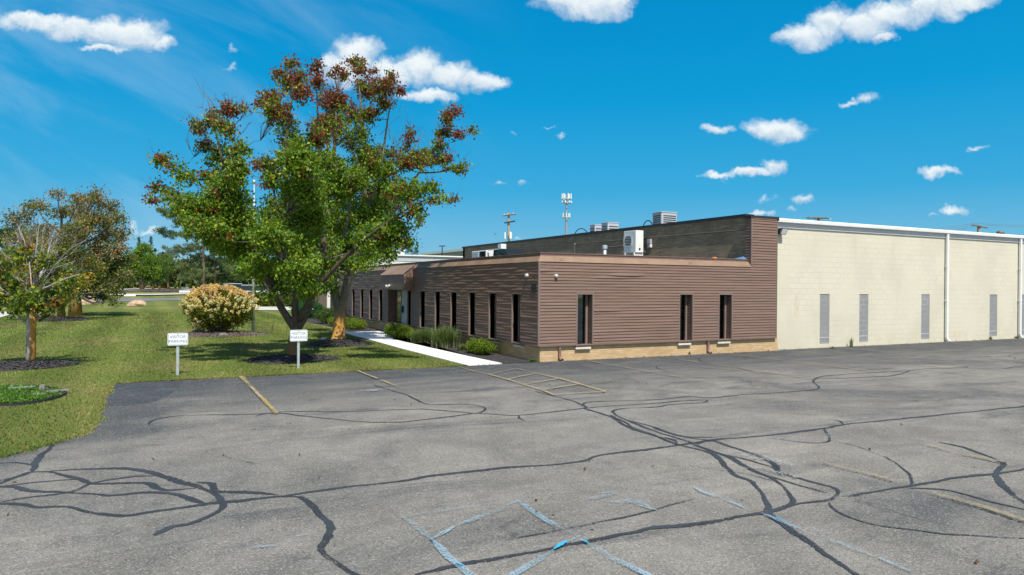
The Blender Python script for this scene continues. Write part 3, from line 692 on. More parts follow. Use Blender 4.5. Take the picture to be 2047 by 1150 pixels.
mound('mulch_ring', -3.0, 22.9, 1.35, 1.15, 0.10, M['mulch'], 'dark mulch ring round the thin maple at the lawn edge', seed=7)
mound('mulch_ring', -4.75, 49.6, 1.65, 1.6, 0.22, M['mulch'], 'mulch ring below the brown-leaved tree behind the thin maple', seed=8)
mound('mulch_bed', 2.8, 33.6, 2.1, 1.35, 0.15, M['mulchbrown'], 'brown mulch bed under the blooming hydrangea', seed=9)
# far roads, pavements, the other car park (all follow the slight rise of the ground)
def strip(name, pts_l, pts_r, z, mat, label=None, n=10, thick=0.0):
    """ribbon between two pixel polylines on the ground"""
    mb = MB(); 
    def res(P):
        P = [G(*p) for p in P]; L = [0]
        for a, b in zip(P[:-1], P[1:]): L.append(L[-1]+(b-a).length)
        out = []
        for i in range(n+1):
            s = L[-1]*i/n; k = 0
            while k < len(P)-2 and L[k+1] < s: k += 1
            t = (s-L[k])/max(1e-6, L[k+1]-L[k]); out.append(P[k].lerp(P[k+1], t))
        return out
    A, B = res(pts_l), res(pts_r)
    for i in range(n):
        q = [A[i], A[i+1], B[i+1], B[i]]
        q = [(p.x, p.y, gz(p.x, p.y)+z) for p in q]
        nrm = (Vector(q[1])-Vector(q[0])).cross(Vector(q[2])-Vector(q[0]))
        if nrm.z < 0: q = q[::-1]
        mb.quad(*q)
    return mb.build(name, mat, kind='structure', label=label)
strip('road', [(-700,640),(-200,610),(60,600.5),(380,596),(640,594.5)], [(-700,668),(-200,622),(60,607),(380,600.5),(640,598.5)], 0.03, M['road'], 'dark road crossing behind the lawn', 24)
strip('driveway', [(-350,722),(0,637),(60,614),(110,604)], [(-350,640),(-150,612),(0,603),(70,599)], 0.05, M['concrete_old'], 'pale concrete driveway at the left edge', 12)
strip('far_parking_lot', [(60,589),(380,590),(640,588)], [(60,581.5),(380,580.5),(640,579.5)], 0.05, M['road'], 'far car park beyond the road', 20)
strip('far_pavement', [(40,592),(300,592),(385,590)], [(40,590),(300,589.6),(385,588)], 0.14, M['concrete_old'], 'pale kerb line of the far car park', 16)
strip('far_kerb', [(200,582.5),(280,579.5),(345,577.5)], [(200,580.5),(280,577.5),(345,575.5)], 0.12, M['concrete_old'], 'pale kerb behind the tree island', 8)
strip('far_path', [(340,581.5),(470,579),(600,578)], [(340,579),(470,576.5),(600,576)], 0.12, M['concrete_old'], 'pale path by the far trees', 8)
strip('side_path', [(495,621),(560,621.5),(660,622)], [(495,614.5),(560,614.5),(660,615.5)], 0.05, M['concrete_old'], 'pale gravel path behind the pear tree', 8)
# grass blades
def grass():
    N = 190000
    Y = 9.8 + (88-9.8)*nprng.random(N)**1.75
    X = -0.152*Y-1.2 + nprng.random(N)*(9.6+0.152*Y)
    ex = np.array([p[0] for p in LOT_EDGE][::-1]); ey = np.array([p[1] for p in LOT_EDGE][::-1])
    # west edge of lot as x(y)
    ys = np.array([8.6,8.9,9.3,9.75,10.2,10.6,11.0,11.6,12.2,12.9,14.2,15.7,17.0,17.9,18.12]); xs = np.array([-60,-30,-8,-4.2,-2.9,-2.2,-1.67,-1.2,-.85,-.72,-.74,-.76,-.70,-.72,-.62])
    lim = np.interp(Y, ys, xs)
    ok = np.where(Y < 18.14, X < lim+0.03, X < np.where(Y < 24, 7.99, np.where(Y < 34, 8.1, np.where(Y < 60, 8.4, 14))))
    for (cx, cy, rx, ry) in [(3.85,21.75,1.35,1.15),(6.45,26.55,1.25,1.1),(-3.0,22.9,1.35,1.15),(2.8,33.6,2.1,1.35)]:
        ok &= ((X-cx)/rx)**2+((Y-cy)/ry)**2 > 1.0
    X, Y = X[ok], Y[ok]
    # extra fringe along the lot's northern and western edges
    n2 = 9000
    x2 = -0.7+8.7*nprng.random(n2); y2 = 18.12+0.08*(x2/8)+np.abs(nprng.normal(0, 0.05, n2))-0.03
    t = nprng.random(n2//2)*7.2+11; x3 = np.interp(t, ys, xs)-np.abs(nprng.normal(0, .05, n2//2))+.03
    cx_ = nprng.uniform(-.7, 7.9, 150); tx = np.repeat(cx_, 26)+nprng.normal(0, .035, 3900); ty = 18.14+.08*tx/8+np.repeat(nprng.normal(-.02, .035, 150), 26)+nprng.normal(0, .02, 3900)
    cy_ = nprng.uniform(10.8, 18, 130); ty2 = np.repeat(cy_, 26)+nprng.normal(0, .035, 3380); tx2 = np.interp(ty2, ys, xs)+np.repeat(nprng.normal(.01, .04, 130), 26)+nprng.normal(0, .02, 3380)
    X = np.concatenate([X, x2, x3, tx, tx2]); Y = np.concatenate([Y, y2, t, ty, ty2]); n = len(X)
    stripe = 0.5+0.5*np.tanh(3*np.sin(2.6*X+0.6*np.sin(Y*.4))); h = nprng.uniform(.018, .042, n)*(1+0.012*np.maximum(0, Y-18))*np.clip((90-Y)/40, .15, 1); w = nprng.uniform(.006, .012, n)*(1+0.03*(Y-10))
    a = nprng.uniform(0, 2*np.pi, n); lx = nprng.normal(0, .5, n)*h; ly = nprng.normal(0, .5, n)*h
    V = np.zeros((n, 3, 3)); V[:, 0, 0] = X-np.cos(a)*w; V[:, 0, 1] = Y-np.sin(a)*w; V[:, 1, 0] = X+np.cos(a)*w; V[:, 1, 1] = Y+np.sin(a)*w
    V[:, 2, 0] = X+lx; V[:, 2, 1] = Y+ly; V[:, 2, 2] = h
    k = 0.2+0.6*nprng.random((n, 1)); dry = (nprng.random((n, 1)) < 0.16)
    col = np.array([.085,.15,.022])*(1-k)+np.array([.195,.27,.05])*k; edge_ = np.minimum(np.abs(Y-18.15), np.abs(X+0.72)*np.where(Y<18.2,1,9)); dry = dry | ((edge_ < .35)[:, None] & (nprng.random((n,1)) < .4)); pn = (np.sin(X*.9+np.sin(Y*.5)*2)*np.sin(Y*.7+np.cos(X*.6)*2)+nprng.normal(0,.5,n))[:, None]; dry = dry | (pn > .9); col = np.where(dry, np.array([.28,.245,.09])*(.8+.4*k), col); col = col*(1.16-0.42*stripe[:, None])*np.array([1.0,1.0,1.0])
    tri_mesh('grass', V, col, M['blade'], kind='stuff', label='short mown grass blades of the lawn')
def tri_mesh(name, V, col, mat, parent=None, kind=None, label=None, quads=False):
    """V (n,k,3) faces of k corners, col (n,3)"""
    n, k, _ = V.shape
    if parent is not None:
        b = wloc(parent); V = V - np.array([b.x, b.y, b.z])
    me = bpy.data.meshes.new(name)
    me.vertices.add(n*k); me.vertices.foreach_set('co', V.reshape(-1).astype(np.float32))
    me.loops.add(n*k); me.loops.foreach_set('vertex_index', np.arange(n*k, dtype=np.int32))
    me.polygons.add(n); me.polygons.foreach_set('loop_start', np.arange(0, n*k, k, dtype=np.int32))
    try: me.polygons.foreach_set('loop_total', np.full(n, k, dtype=np.int32))
    except Exception: pass
    ca = me.color_attributes.new('Col', 'FLOAT_COLOR', 'POINT')
    c4 = np.ones((n, k, 4), dtype=np.float32); c4[:, :, :3] = col[:, None, :]
    ca.data.foreach_set('color', c4.reshape(-1))
    me.materials.append(mat); me.update(calc_edges=True); me.validate()
    o = bpy.data.objects.new(name, me); SC.collection.objects.link(o)
    if parent is not None: o.parent = parent
    return tag(o, label, None, None, kind)
grass()
# ------------------------------------------------------------------ the brown office wing
S = 18.21          # face of the south siding
WX = 10.26         # face of the west siding
GLY = S+0.27; GLX = WX+0.27
Z0, Z1 = 0.485, 2.99     # siding bottom and top on the low wing
BH = 0.0935
def siding(mb, a, b, z0, z1, nrm, lip=0.022, rough=0.003, seed=1, gaps=()):
    """lapped boards from point a to b (x,y), facing nrm, as real overlapping wedges"""
    r = random.Random(seed); a = Vector(a); b = Vector(b); nrm = Vector(nrm); L = (b-a).length
    nb = max(1, round((z1-z0)/BH)); bh = (z1-z0)/nb; ns = max(1, int(L/0.55)); core = -0.03
    for k in range(nb):
        zb, zt = z0+k*bh, z0+(k+1)*bh
        offs = [lip + r.uniform(-rough, rough) for _ in range(ns+1)]; zo = [r.uniform(-rough, rough)*0.28 for _ in range(ns+1)]
        for (gk, g0, g1, amt) in gaps:
            if gk == k:
                for i in range(ns+1):
                    s = i/ns
                    if g0 <= s <= g1: offs[i] += amt; zo[i] -= amt*0.6
        n0 = len(mb.v)
        for i in range(ns+1):
            p = a.lerp(b, i/ns)
            o = p + nrm*offs[i]; t = p + nrm*0.001; c = p + nrm*core
            mb.v += [(c.x, c.y, zb), (o.x, o.y, zb-0.006+zo[i]), (t.x, t.y, zt+0.004), (c.x, c.y, zt+0.004)]
        for i in range(ns):
            q = n0+4*i
            for j in range(3):
                mb.f.append((q+j, q+j+4, q+j+5, q+j+1)); mb.m.append(mb.mi)
            mb.f.append((q+3, q+7, q+4, q)); mb.m.append(mb.mi)
        mb.f.append((n0, n0+1, n0+2, n0+3)); mb.m.append(mb.mi)
        q = n0+4*ns; mb.f.append((q+3, q+2, q+1, q)); mb.m.append(mb.mi)
office = thing('office_building', (WX+0.1, S+0.1, 0), 'low brown clapboard office wing on a tan brick base with slot windows', 'building')
wins_s = [(11.62, 12.15), (15.61, 16.13), (17.33, 17.88)]
def dY(px, X=WX): return X/math.tan(math.atan2(_f.x*1.0, _f.y)*0+YAW+math.atan((px-1023.5)/FPX))
wins_w = [(dY(1041.5), dY(1024.5)), (dY(993.8), dY(978.5)), (dY(951.5), dY(938.5)), (dY(914), dY(902)), (dY(880.3), dY(870.5)), (dY(850.2), dY(840.5)),
          (dY(822), dY(815.5)), (dY(765), dY(758.5)), (dY(745), dY(739)), (dY(727), dY(721.5)), (dY(709.6), dY(704.5)), (dY(693.5), dY(689.5)), (dY(678.5), dY(675))]
DOOR = (dY(815), dY(776.5))
WEND = 45.0
def office_siding():
    mb = MB(); xs = [WX+0.03] + [v for w in wins_s for v in (w[0]-0.05, w[1]+0.05)] + [20.02]
    for i in range(0, len(xs), 2):
        siding(mb, (xs[i], S), (xs[i+1], S), Z0, 2.075, (0, -1), seed=i+1, gaps=[(11, 0.0, 0.2, 0.014), (9, 0.3, 0.85, 0.008)] if i == 2 else [])
    siding(mb, (WX+0.03, S), (20.02, S), 2.075, Z1, (0, -1), seed=31, rough=0.0035, gaps=[(5, 0.22, 0.30, 0.012), (6, 0.29, 0.36, 0.022), (7, 0.0, 0.05, 0.016)])
    siding(mb, (18.83, S), (20.02, S), Z1+0.002, 4.72, (0, -1), seed=32, rough=0.004)
    mb.build('siding', M['siding'], office)
    mb = MB(); segs = []; y = S+0.03
    for w in sorted(wins_w):
        segs.append((y, w[0]-0.04)); y = w[1]+0.04
    segs.append((y, WEND))
    for i, (a, b) in enumerate(segs):
        if b-a < 0.05: continue
        if a < DOOR[0] < b or a < DOOR[1] < b or (a > DOOR[0] and b < DOOR[1]):
            if a < DOOR[0]-0.1: siding(mb, (WX, DOOR[0]), (WX, a), Z0, 2.05, (-1, 0), seed=60+i, rough=0.008)
            if b > DOOR[1]+0.1: siding(mb, (WX, b), (WX, DOOR[1]), Z0, 2.05, (-1, 0), seed=90+i, rough=0.006)
            continue
        siding(mb, (WX, b), (WX, a), Z0, 2.05, (-1, 0), seed=40+i, rough=0.009)
    siding(mb, (WX, WEND), (WX, S+0.03), 2.05, Z1, (-1, 0), seed=99, rough=0.010)
    mb.build('siding', M['siding'], office)
    # returns of the raised panel and of the window recesses
    mb = MB()
    siding(mb, (18.80, S+0.30), (18.80, S+0.02), 3.12, 4.74, (-1, 0), seed=5); mb.build('return_siding', M['siding'], office)
    for w in wins_s:
        mb = MB(); siding(mb, (w[1]+0.03, GLY+0.04), (w[1]+0.03, S+0.01), 0.47, 2.03, (-1, 0), seed=7, lip=0.018); mb.build('return_siding', M['siding'], office)
    # soffit, back-up sheathing and trims
    mb = MB()
    mb.box(WX+0.04, 20.0, S+0.035, S+0.085, Z0-0.02, 0.5)
    mb.box(WX+0.035, WX+0.10, S+0.10, WEND, Z0-0.02, 0.5)
    xs2 = [WX+0.04] + [v for w in wins_s for v in (w[0]-0.02, w[1]+0.045)] + [20.0]
    for i in range(0, len(xs2), 2):
        mb.box(xs2[i], xs2[i+1], S+0.031, S+0.2, 0.5, 2.04)
    mb.box(WX+0.04, 20.0, S+0.031, S+0.2, 2.04, Z1-0.02); mb.box(18.83, 20.0, S+0.031, S+0.25, Z1-0.02, 4.74)
    y = S+0.2
    for w in sorted(wins_w + [DOOR]):
        if w[0] < y: continue
        mb.box(WX+0.031, WX+0.2, y, w[0]-0.0, 0.5, 2.02); y = w[1]+0.0
    mb.box(WX+0.031, WX+0.2, y, WEND, 0.5, 2.02); mb.box(WX+0.031, WX+0.2, S+0.2, WEND, 2.02, Z1-0.02)
    mb.build('backing', M['coping'], office)
    mb = MB()
    mb.box(WX-0.022, WX+0.045, S-0.022, S+0.03, Z0-0.012, Z1)           # corner board
    mb.box(WX+0.04, 20.03, S-0.018, S+0.04, Z0-0.03, Z0-0.004)          # bottom edge
    mb.box(WX-0.018, WX+0.04, S+0.03, DOOR[0], Z0-0.03, Z0-0.004); mb.box(WX-0.018, WX+0.04, DOOR[1], WEND, Z0-0.03, Z0-0.004)
    mb.box(20.02, 20.06, S-0.02, S+0.26, Z0-0.02, 4.74)
    mb.box(18.775, 18.83, S-0.02, S+0.03, 3.02, 4.74)
    mb.build('corner_trim', M['trim'], office, bevel=0.004)
office_siding()
mb = MB()    # brick base
mb.box(WX+0.10, 20.2, S+0.075, S+0.33, 0, Z0-0.03); mb.box(WX+0.10, WX+0.33, S+0.33, DOOR[0]-0.1, 0, Z0-0.03); mb.box(WX+0.10, WX+0.33, DOOR[1]+0.1, WEND, 0, Z0-0.03)
mb.build('brick_base', M['brick_tan'], office)
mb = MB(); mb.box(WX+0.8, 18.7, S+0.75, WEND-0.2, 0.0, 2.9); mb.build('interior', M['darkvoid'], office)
# sloped fascia and coping
mb = MB()
mb.quad((WX-0.03, S-0.03, 2.985), (18.80, S-0.03, 2.985), (18.80, S+0.115, 3.165), (WX+0.115, S+0.115, 3.165))
mb.quad((WX-0.03, WEND, 2.985), (WX-0.03, S-0.03, 2.985), (WX+0.115, S+0.115, 3.165), (WX+0.115, WEND, 3.165))
mb.quad((WX+0.03, S+0.03, 2.98), (18.80, S+0.03, 2.98), (18.80, S-0.03, 2.98), (WX-0.03, S-0.03, 2.98))
mb.quad((WX+0.03, WEND, 2.98), (WX+0.03, S+0.03, 2.98), (WX-0.03, S-0.03, 2.98), (WX-0.03, WEND, 2.98))
mb.build('fascia', M['fascia'], office)
for (cx) in (11.0, 16.0):
    mb = MB()
    for j in range(3): mb.tube([(cx+0.05*j, S+0.0, 3.03), (cx+0.05*j+0.03, S+0.06, 3.10)], 0.012, 5)
    mb.build('fascia_vent', M['conduit'], office)
mb = MB()
mb.box(WX+0.115, 18.83, S+0.117, S+0.24, 3.10, 3.26); mb.box(WX+0.117, WX+0.24, S+0.24, WEND, 3.10, 3.26)
mb.box(WX+0.095, 18.83, S+0.095, S+0.115, 3.235, 3.262); mb.box(WX+0.095, WX+0.115, S+0.115, WEND, 3.235, 3.262)
mb.build('coping', M['coping'], office, bevel=0.004)
mb = MB(); mb.box(WX+0.2, 18.78, S+0.2, WEND-0.05, 2.9, 3.12); mb.build('roof', M['roofing'], office)
mb = MB(); mb.box(WX+0.11, 20.1, WEND-0.1, WEND, 0, 3.1); mb.build('end_wall', M['brick_dark'], office)
# windows
def win_south(i, x0, x1):
    fr = MB(); h = 2.01
    fr.box(x0-0.05, x0-0.003, S-0.02, S+0.04, Z0-0.05, h+0.06); fr.box(x1+0.003, x1+0.05, S-0.02, S+0.04, Z0+0.0, h+0.06); fr.box(x0-0.003, x1+0.003, S-0.02, S+0.04, h+0.0, h+0.06)
    fr.box(x0-0.02, x0+0.0, S+0.04, GLY+0.02, 0.42, h+0.02)     # left jamb
    fr.box(x0, x0+0.03, GLY-0.05, GLY+0.03, 0.45, h); fr.box(x1-0.085, x1-0.012, GLY-0.05, GLY+0.03, 0.45, h)
    fr.box(x0, x1, GLY-0.05, GLY+0.03, 0.40, 0.45); fr.box(x0, x1+0.03, S+0.04, GLY+0.03, h, h+0.03)
    w = fr.build('window', M['trim'], office, bevel=0.003)
    g = MB(); g.box(x0+0.03, x1-0.085, GLY-0.008, GLY, 0.45, h); g.build('glass', M['pane'], w)
    sl = MB(); sl.box(x0-0.05, x1-0.03, S-0.01, GLY+0.03, 0.34, 0.40); sl.build('sill', M['stone_sill'], w, bevel=0.006)
    b = MB(); b.box(x0-0.1, x0+0.2, GLY+0.14, GLY+0.16, 0.3, 0.95 if i == 0 else 0.75); b.build('blind', M['curtain'], w)
    if i == 0:
        c = MB(); cx = x0+0.16; c.lathe((cx, GLY+0.2, 1.15), [(0.02, -0.2), (0.14, -0.19), (0.17, 0.0), (0.14, 0.17), (0.05, 0.2)], 14); c.build('chair_back', M['chair'], w, smooth=True)
def mat_pane():
    m, t, b, o = new_mat('window pane')
    b.inputs['Base Color'].default_value = (0.01, 0.02, 0.025, 1); b.inputs['Roughness'].default_value = 0.03; b.inputs['Specular IOR Level'].default_value = 0.5
    tr = nd(t, 'ShaderNodeBsdfTransparent', {0: (0.55, 0.78, 0.86, 1)}); gl = nd(t, 'ShaderNodeBsdfGlossy', {'Roughness': 0.02})
    fr = nd(t, 'ShaderNodeFresnel', {'IOR': 1.6}); mx = nd(t, 'ShaderNodeMixShader', {0: mth(t, 'ADD', fr.outputs[0], 0.03)})
    t.links.new(tr.outputs[0], mx.inputs[1]); t.links.new(gl.outputs[0], mx.inputs[2]); t.links.new(mx.outputs[0], o.inputs[0]); return m
M['pane'] = mat_pane(); M['chair'] = simple('dark blue chair', (0.03, 0.06, 0.10), 0.5)
for i, (a, b) in enumerate(wins_s): win_south(i, a, b)
def win_west(y0, y1):
    fr = MB(); h = 2.0
    fr.box(WX-0.02, WX+0.04, y0-0.04, y0-0.003, Z0-0.02, h+0.05); fr.box(WX-0.02, WX+0.04, y1+0.003, y1+0.04, Z0-0.02, h+0.05); fr.box(WX-0.02, WX+0.04, y0-0.003, y1+0.003, h, h+0.05)
    fr.box(WX+0.04, GLX+0.02, y1-0.0, y1+0.02, 0.42, h+0.02); fr.box(WX+0.04, GLX+0.02, y0-0.02, y0, 0.42, h+0.02)
    fr.box(GLX-0.05, GLX+0.03, y0, y0+0.04, 0.45, h); fr.box(GLX-0.05, GLX+0.03, y1-0.04, y1, 0.45, h); fr.box(WX+0.06, GLX+0.03, y0, y1, 0.40, 0.45)
    fr.box(WX+0.04, GLX+0.03, y0-0.02, y1+0.02, h, h+0.03)
    w = fr.build('window', M['trim'], office)
    g = MB(); g.box(GLX-0.008, GLX, y0+0.04, y1-0.04, 0.45, h); g.build('glass', M['pane'], w)
    sl = MB(); sl.box(WX+0.05, GLX+0.03, y0-0.03, y1+0.03, 0.345, 0.40); sl.build('sill', M['stone_sill'], w)
for a, b in wins_w: win_west(a, b)
# entrance: canopy, recess, door
cy0, cy1, cxo = 29.35, 32.75, WX-0.42
mb = MB()
mb.box(cxo, cxo+0.03, cy0, cy1, 2.06, 2.74)
can = mb.build('canopy', M['darkpanel'] if 'darkpanel' in M else M['coping'], office)
mb = MB(); mb.quad((cxo-0.03, cy1+0.02, 2.73), (cxo-0.03, cy0-0.02, 2.73), (WX+0.115, cy0-0.02, 3.17), (WX+0.115, cy1+0.02, 3.17)); mb.quad((cxo-0.03, cy0-0.02, 2.70), (cxo-0.03, cy1+0.02, 2.70), (cxo-0.03, cy1+0.02, 2.73), (cxo-0.03, cy0-0.02, 2.73))
mb.build('canopy_roof', M['fascia'], can)
mb = MB(); siding(mb, (cxo+0.03, cy0), (WX, cy0), 2.06, 2.72, (0, -1), seed=71, lip=0.014); mb.prism([(cxo+0.03, 2.72), (WX, 2.72), (WX+0.05, 3.08)], 'y', cy0+0.002, cy0+0.03)
mb.build('canopy_cheek', M['siding'], can)
mb = MB(); mb.box(cxo+0.03, WX+0.6, cy0+0.03, cy1, 2.05, 2.09); mb.build('canopy_soffit', M['coping'], can)
mb = MB(); dr = WX+1.1
mb.box(WX+0.2, dr, DOOR[1], DOOR[1]+0.05, 0.05, 2.05); mb.box(WX+0.2, dr, DOOR[0]-0.05, DOOR[0], 0.05, 2.05); mb.box(dr, dr+0.05, DOOR[0], DOOR[1], 0.03, 2.05)
mb.build('entrance_recess', M['coping'], office)
mb = MB(); dx = WX+0.16; yd0, yd1 = dY(803, dx), dY(792, dx)
mb.box(dx, dx+0.05, yd0-0.0, yd0+0.1, 0.04, 2.02); mb.box(dx, dx+0.05, yd1-0.08, yd1, 0.04, 2.02); mb.box(dx, dx+0.05, yd0, yd1, 0.04, 0.2); mb.box(dx, dx+0.05, yd0, yd1, 1.95, 2.02)
door = mb.build('door', M['black'], office)
mb = MB(); mb.box(dx+0.02, dx+0.03, yd0+0.1, yd1-0.08, 0.2, 1.95); mb.build('door_glass', M['mirror'] if 'mirror' in M else M['glass'], door)
mb = MB(); mb.box(dx-0.05, dx-0.02, yd0+0.04, yd0+0.07, 0.95, 1.3); mb.box(dx-0.05, dx, yd0+0.04, yd0+0.07, 0.95, 0.98); mb.box(dx-0.05, dx, yd0+0.04, yd0+0.07, 1.27, 1.3); mb.build('door_handle', M['galv'], door)
mb = MB(); mb.box(dx, dx+0.06, DOOR[0], yd0-0.02, 0.03, 2.03); mb.build('side_panel', M['metalgrey'], office)
mb = MB(); mb.box(dx-0.08, dx, dY(806, dx)-0.1, dY(806, dx)+0.16, 1.0, 1.3); mb.build('mailbox', M['black'], base=(dx, dY(806, dx), 0), label='small black box mounted beside the entrance door', cat='box')
# downspouts
def spout_brown(x):
    mb = MB(); y = S+0.02
    mb.tube([(x, y+0.02, Z0-0.01), (x, y+0.02, 0.16), (x+0.005, y-0.0, 0.10), (x+0.02, y-0.06, 0.045), (x+0.03, y-0.1, 0.035)], [0.048, 0.048, 0.048, 0.05, 0.055], 10, cap=False)
    o = mb.build('downspout', M['brownpipe'], office, smooth=True)
    s = MB(); s.tube([(x, y+0.02, 0.33), (x, y+0.02, 0.35)], 0.053, 10); s.build('band', M['brownpipe'], o)
spout_brown(11.02); spout_brown(17.0-0.12)
# raised siding panel top: black coping
mb = MB(); mb.box(18.72, 20.06, S-0.04, S+0.3, 4.73, 4.80); mb.box(20.03, 20.10, S-0.045, S+0.1, 4.66, 4.805); mb.build('panel_coping', M['black'], office)
mb = MB(); mb.box(18.84, 20.02, S-0.028, S+0.0, 4.68, 4.735); mb.build('panel_trim', M['siding'], office)

# ------------------------------------------------------------------ warehouse block: dark brick west wall, cream block south wall
UX = 18.86
ware = thing('warehouse', (UX, S+0.3, 0), 'tall flat-roofed warehouse with cream painted block wall and dark brick side', 'building')
UEND = 43.9; UZ = 4.80
mb = MB(); mb.box(UX, UX+0.3, S+0.26, UEND, 2.9, UZ); mb.box(UX, 24, UEND-0.3, UEND, 0, UZ); mb.build('brick_wall', M['brick_dark'], ware)
mb = MB(); mb.box(UX-0.06, UX+0.36, S+0.3, UEND+0.04, UZ-0.02, UZ+0.075); mb.build('coping', M['black'], ware)
CY = 18.47; CX1 = 88.0
BW = [(22.62, 23.15), (24.87, 25.40), (28.77, 29.33), (33.70, 34.28), (36.08, 36.65), (41.6, 42.2), (45.5, 46.1)]
mb = MB(); x = 20.22
for a, b in BW:
    mb.box(x, a, CY, CY+0.3, 0, 4.72); mb.box(a, b, CY, CY+0.3, 0, 0.15); mb.box(a, b, CY, CY+0.3, 2.04, 4.72); x = b
mb.box(x, CX1, CY, CY+0.3, 0, 4.72); mb.build('block_wall', M['cream'], ware)
mb = MB(); mb.box(UX+0.3, CX1, CY+0.3, UEND, 4.5, 4.7); mb.build('roof', M['roofing'], ware)
GZ = 4.76
mb = MB(); mb.prism([(CY-0.17, GZ), (CY-0.17, GZ-0.02), (CY-0.16, GZ-0.11), (CY-0.01, GZ-0.13), (CY+0.2, GZ-0.13), (CY+0.2, GZ+0.03), (CY-0.1, GZ+0.03), (CY-0.1, GZ)], 'x', 20.09, CX1)
mb.build('gutter', M['white_paint'], ware)
mb = MB(); mb.box(20.22, CX1, CY-0.035, CY, GZ-0.30, GZ-0.13); mb.build('gutter_shadow_board', M['metalgrey2'] if 'metalgrey2' in M else M['hvac'], ware)  # grey strip: the gutter's shadow on the fascia, put in as colour
mb = MB(); mb.box(20.22, CX1, CY-0.045, CY-0.036, GZ-0.30, GZ-0.275); mb.build('fascia_lip', M['white_paint'], ware)
def blocked(x0, x1, z0=0.15, z1=2.04):
    mb = MB(); mb.box(x0, x1, CY+0.018, CY+0.06, z0, z1); w = mb.build('blocked_window', M['greyblock'], ware)
    mb = MB(); mb.box(x0+0.01, x1-0.01, CY+0.012, CY+0.018, z0+0.22, z0+0.25); mb.build('mortar_line', M['hvac'], w)
k_ = CY/18.45
for (a, b) in BW: blocked(a, b)
def spout_white(x):
    mb = MB(); y = CY-0.09
    mb.box(x-0.06, x+0.06, y-0.045, y+0.045, 0.2, GZ-0.12)
    mb.prism([(x-0.06, 0.2), (x+0.06, 0.2), (x+0.10, 0.13), (x+0.26, 0.07), (x+0.26, 0.03), (x+0.06, 0.05), (x-0.03, 0.10)], 'y', y-0.05, y+0.04)
    o = mb.build('downspout', M['white_paint'], ware, bevel=0.008)
    for z in (1.75, 3.2): s = MB(); s.box(x-0.075, x+0.075, y-0.052, CY, z, z+0.03); s.build('strap', M['white_paint'], o)
spout_white(30.38); spout_white(36.12-0.15); spout_white(43.5)
# floodlight on the cream wall
fl = onY(1565, 462, CY-0.2)
fo = thing('floodlight', (fl.x, CY-0.02, fl.z), 'grey wall floodlight high on the cream wall beside the brown panel', 'light')
mb = MB(); c = Vector((fl.x+0.02, CY-0.2, fl.z)); 
mb.prism([(CY-0.02, fl.z+0.06), (CY-0.30, fl.z+0.12), (CY-0.31, fl.z+0.10), (CY-0.20, fl.z-0.13), (CY-0.02, fl.z-0.08)], 'x', fl.x-0.15, fl.x+0.16)
mb.build('housing', M['conduit'], fo, bevel=0.008)
mb = MB(); mb.quad((fl.x-0.12, CY-0.305, fl.z+0.075), (fl.x-0.12, CY-0.215, fl.z-0.11), (fl.x+0.13, CY-0.215, fl.z-0.11), (fl.x+0.13, CY-0.305, fl.z+0.075)); mb.build('lens', M['sign_white'], fo)
mb = MB(); mb.box(fl.x-0.17, fl.x-0.13, CY-0.2, CY, fl.z-0.07, fl.z+0.06); mb.build('bracket', M['black'], fo)
# conduits on the dark brick wall
mb = MB(); p0 = onX(1150, 488, UX-0.03); p1 = onX(1246, 481, UX-0.03); p2 = onX(1283, 476, UX-0.03); p3 = onX(1490, 459, UX-0.03)
mb.tube([(UX-0.03, p0.y, p0.z), (UX-0.03, p2.y, p2.z), (UX-0.03, p3.y, p3.z)], 0.014, 6); mb.tube([(UX-0.05, p0.y, p0.z+0.01), (UX-0.05, p0.y+0.08, 3.1)], 0.03, 6); mb.tube([(UX-0.07, p0.y-0.03, p0.z), (UX-0.02, p0.y+0.05, p0.z)], 0.06, 8)
q0 = onX(1208, 494, UX-0.03); q1 = onX(1245, 491, UX-0.03); mb.tube([(UX-0.03, q0.y, q0.z), (UX-0.03, (q0.y+q1.y)/2, (q0.z+q1.z)/2-0.03), (UX-0.03, q1.y, q1.z)], 0.02, 6)
mb.build('conduit', M['conduit'], ware)
def cable_loop(px0, px1, pyt, pyb, d, lab):
    a = atD(px0, pyb, d); b = atD(px1, pyb, d); t = atD((px0+px1)/2, pyt, d); mid = (a+b)/2; P = []
    a.z = min(a.z, UZ-0.02); b.z = min(b.z, UZ-0.02)
    for i in range(15):
        s = i/14; P.append(a.lerp(b, s)+Vector((0, 0, (t.z-mid.z)*math.sin(math.pi*s)**0.7)))
    mb = MB(); mb.tube(P, 0.022, 6); mb.build('cable_loop', M['black'], base=(a.x, a.y, UZ-0.1), label=lab, cat='cable')
cable_loop(1149, 1175, 457, 468, 33.5, 'larger black cable loop arching over the roof edge, nearer the cell tower')
cable_loop(1286, 1305, 441, 452, 28.5, 'smaller black cable loop over the roof edge beside the biggest rooftop unit')

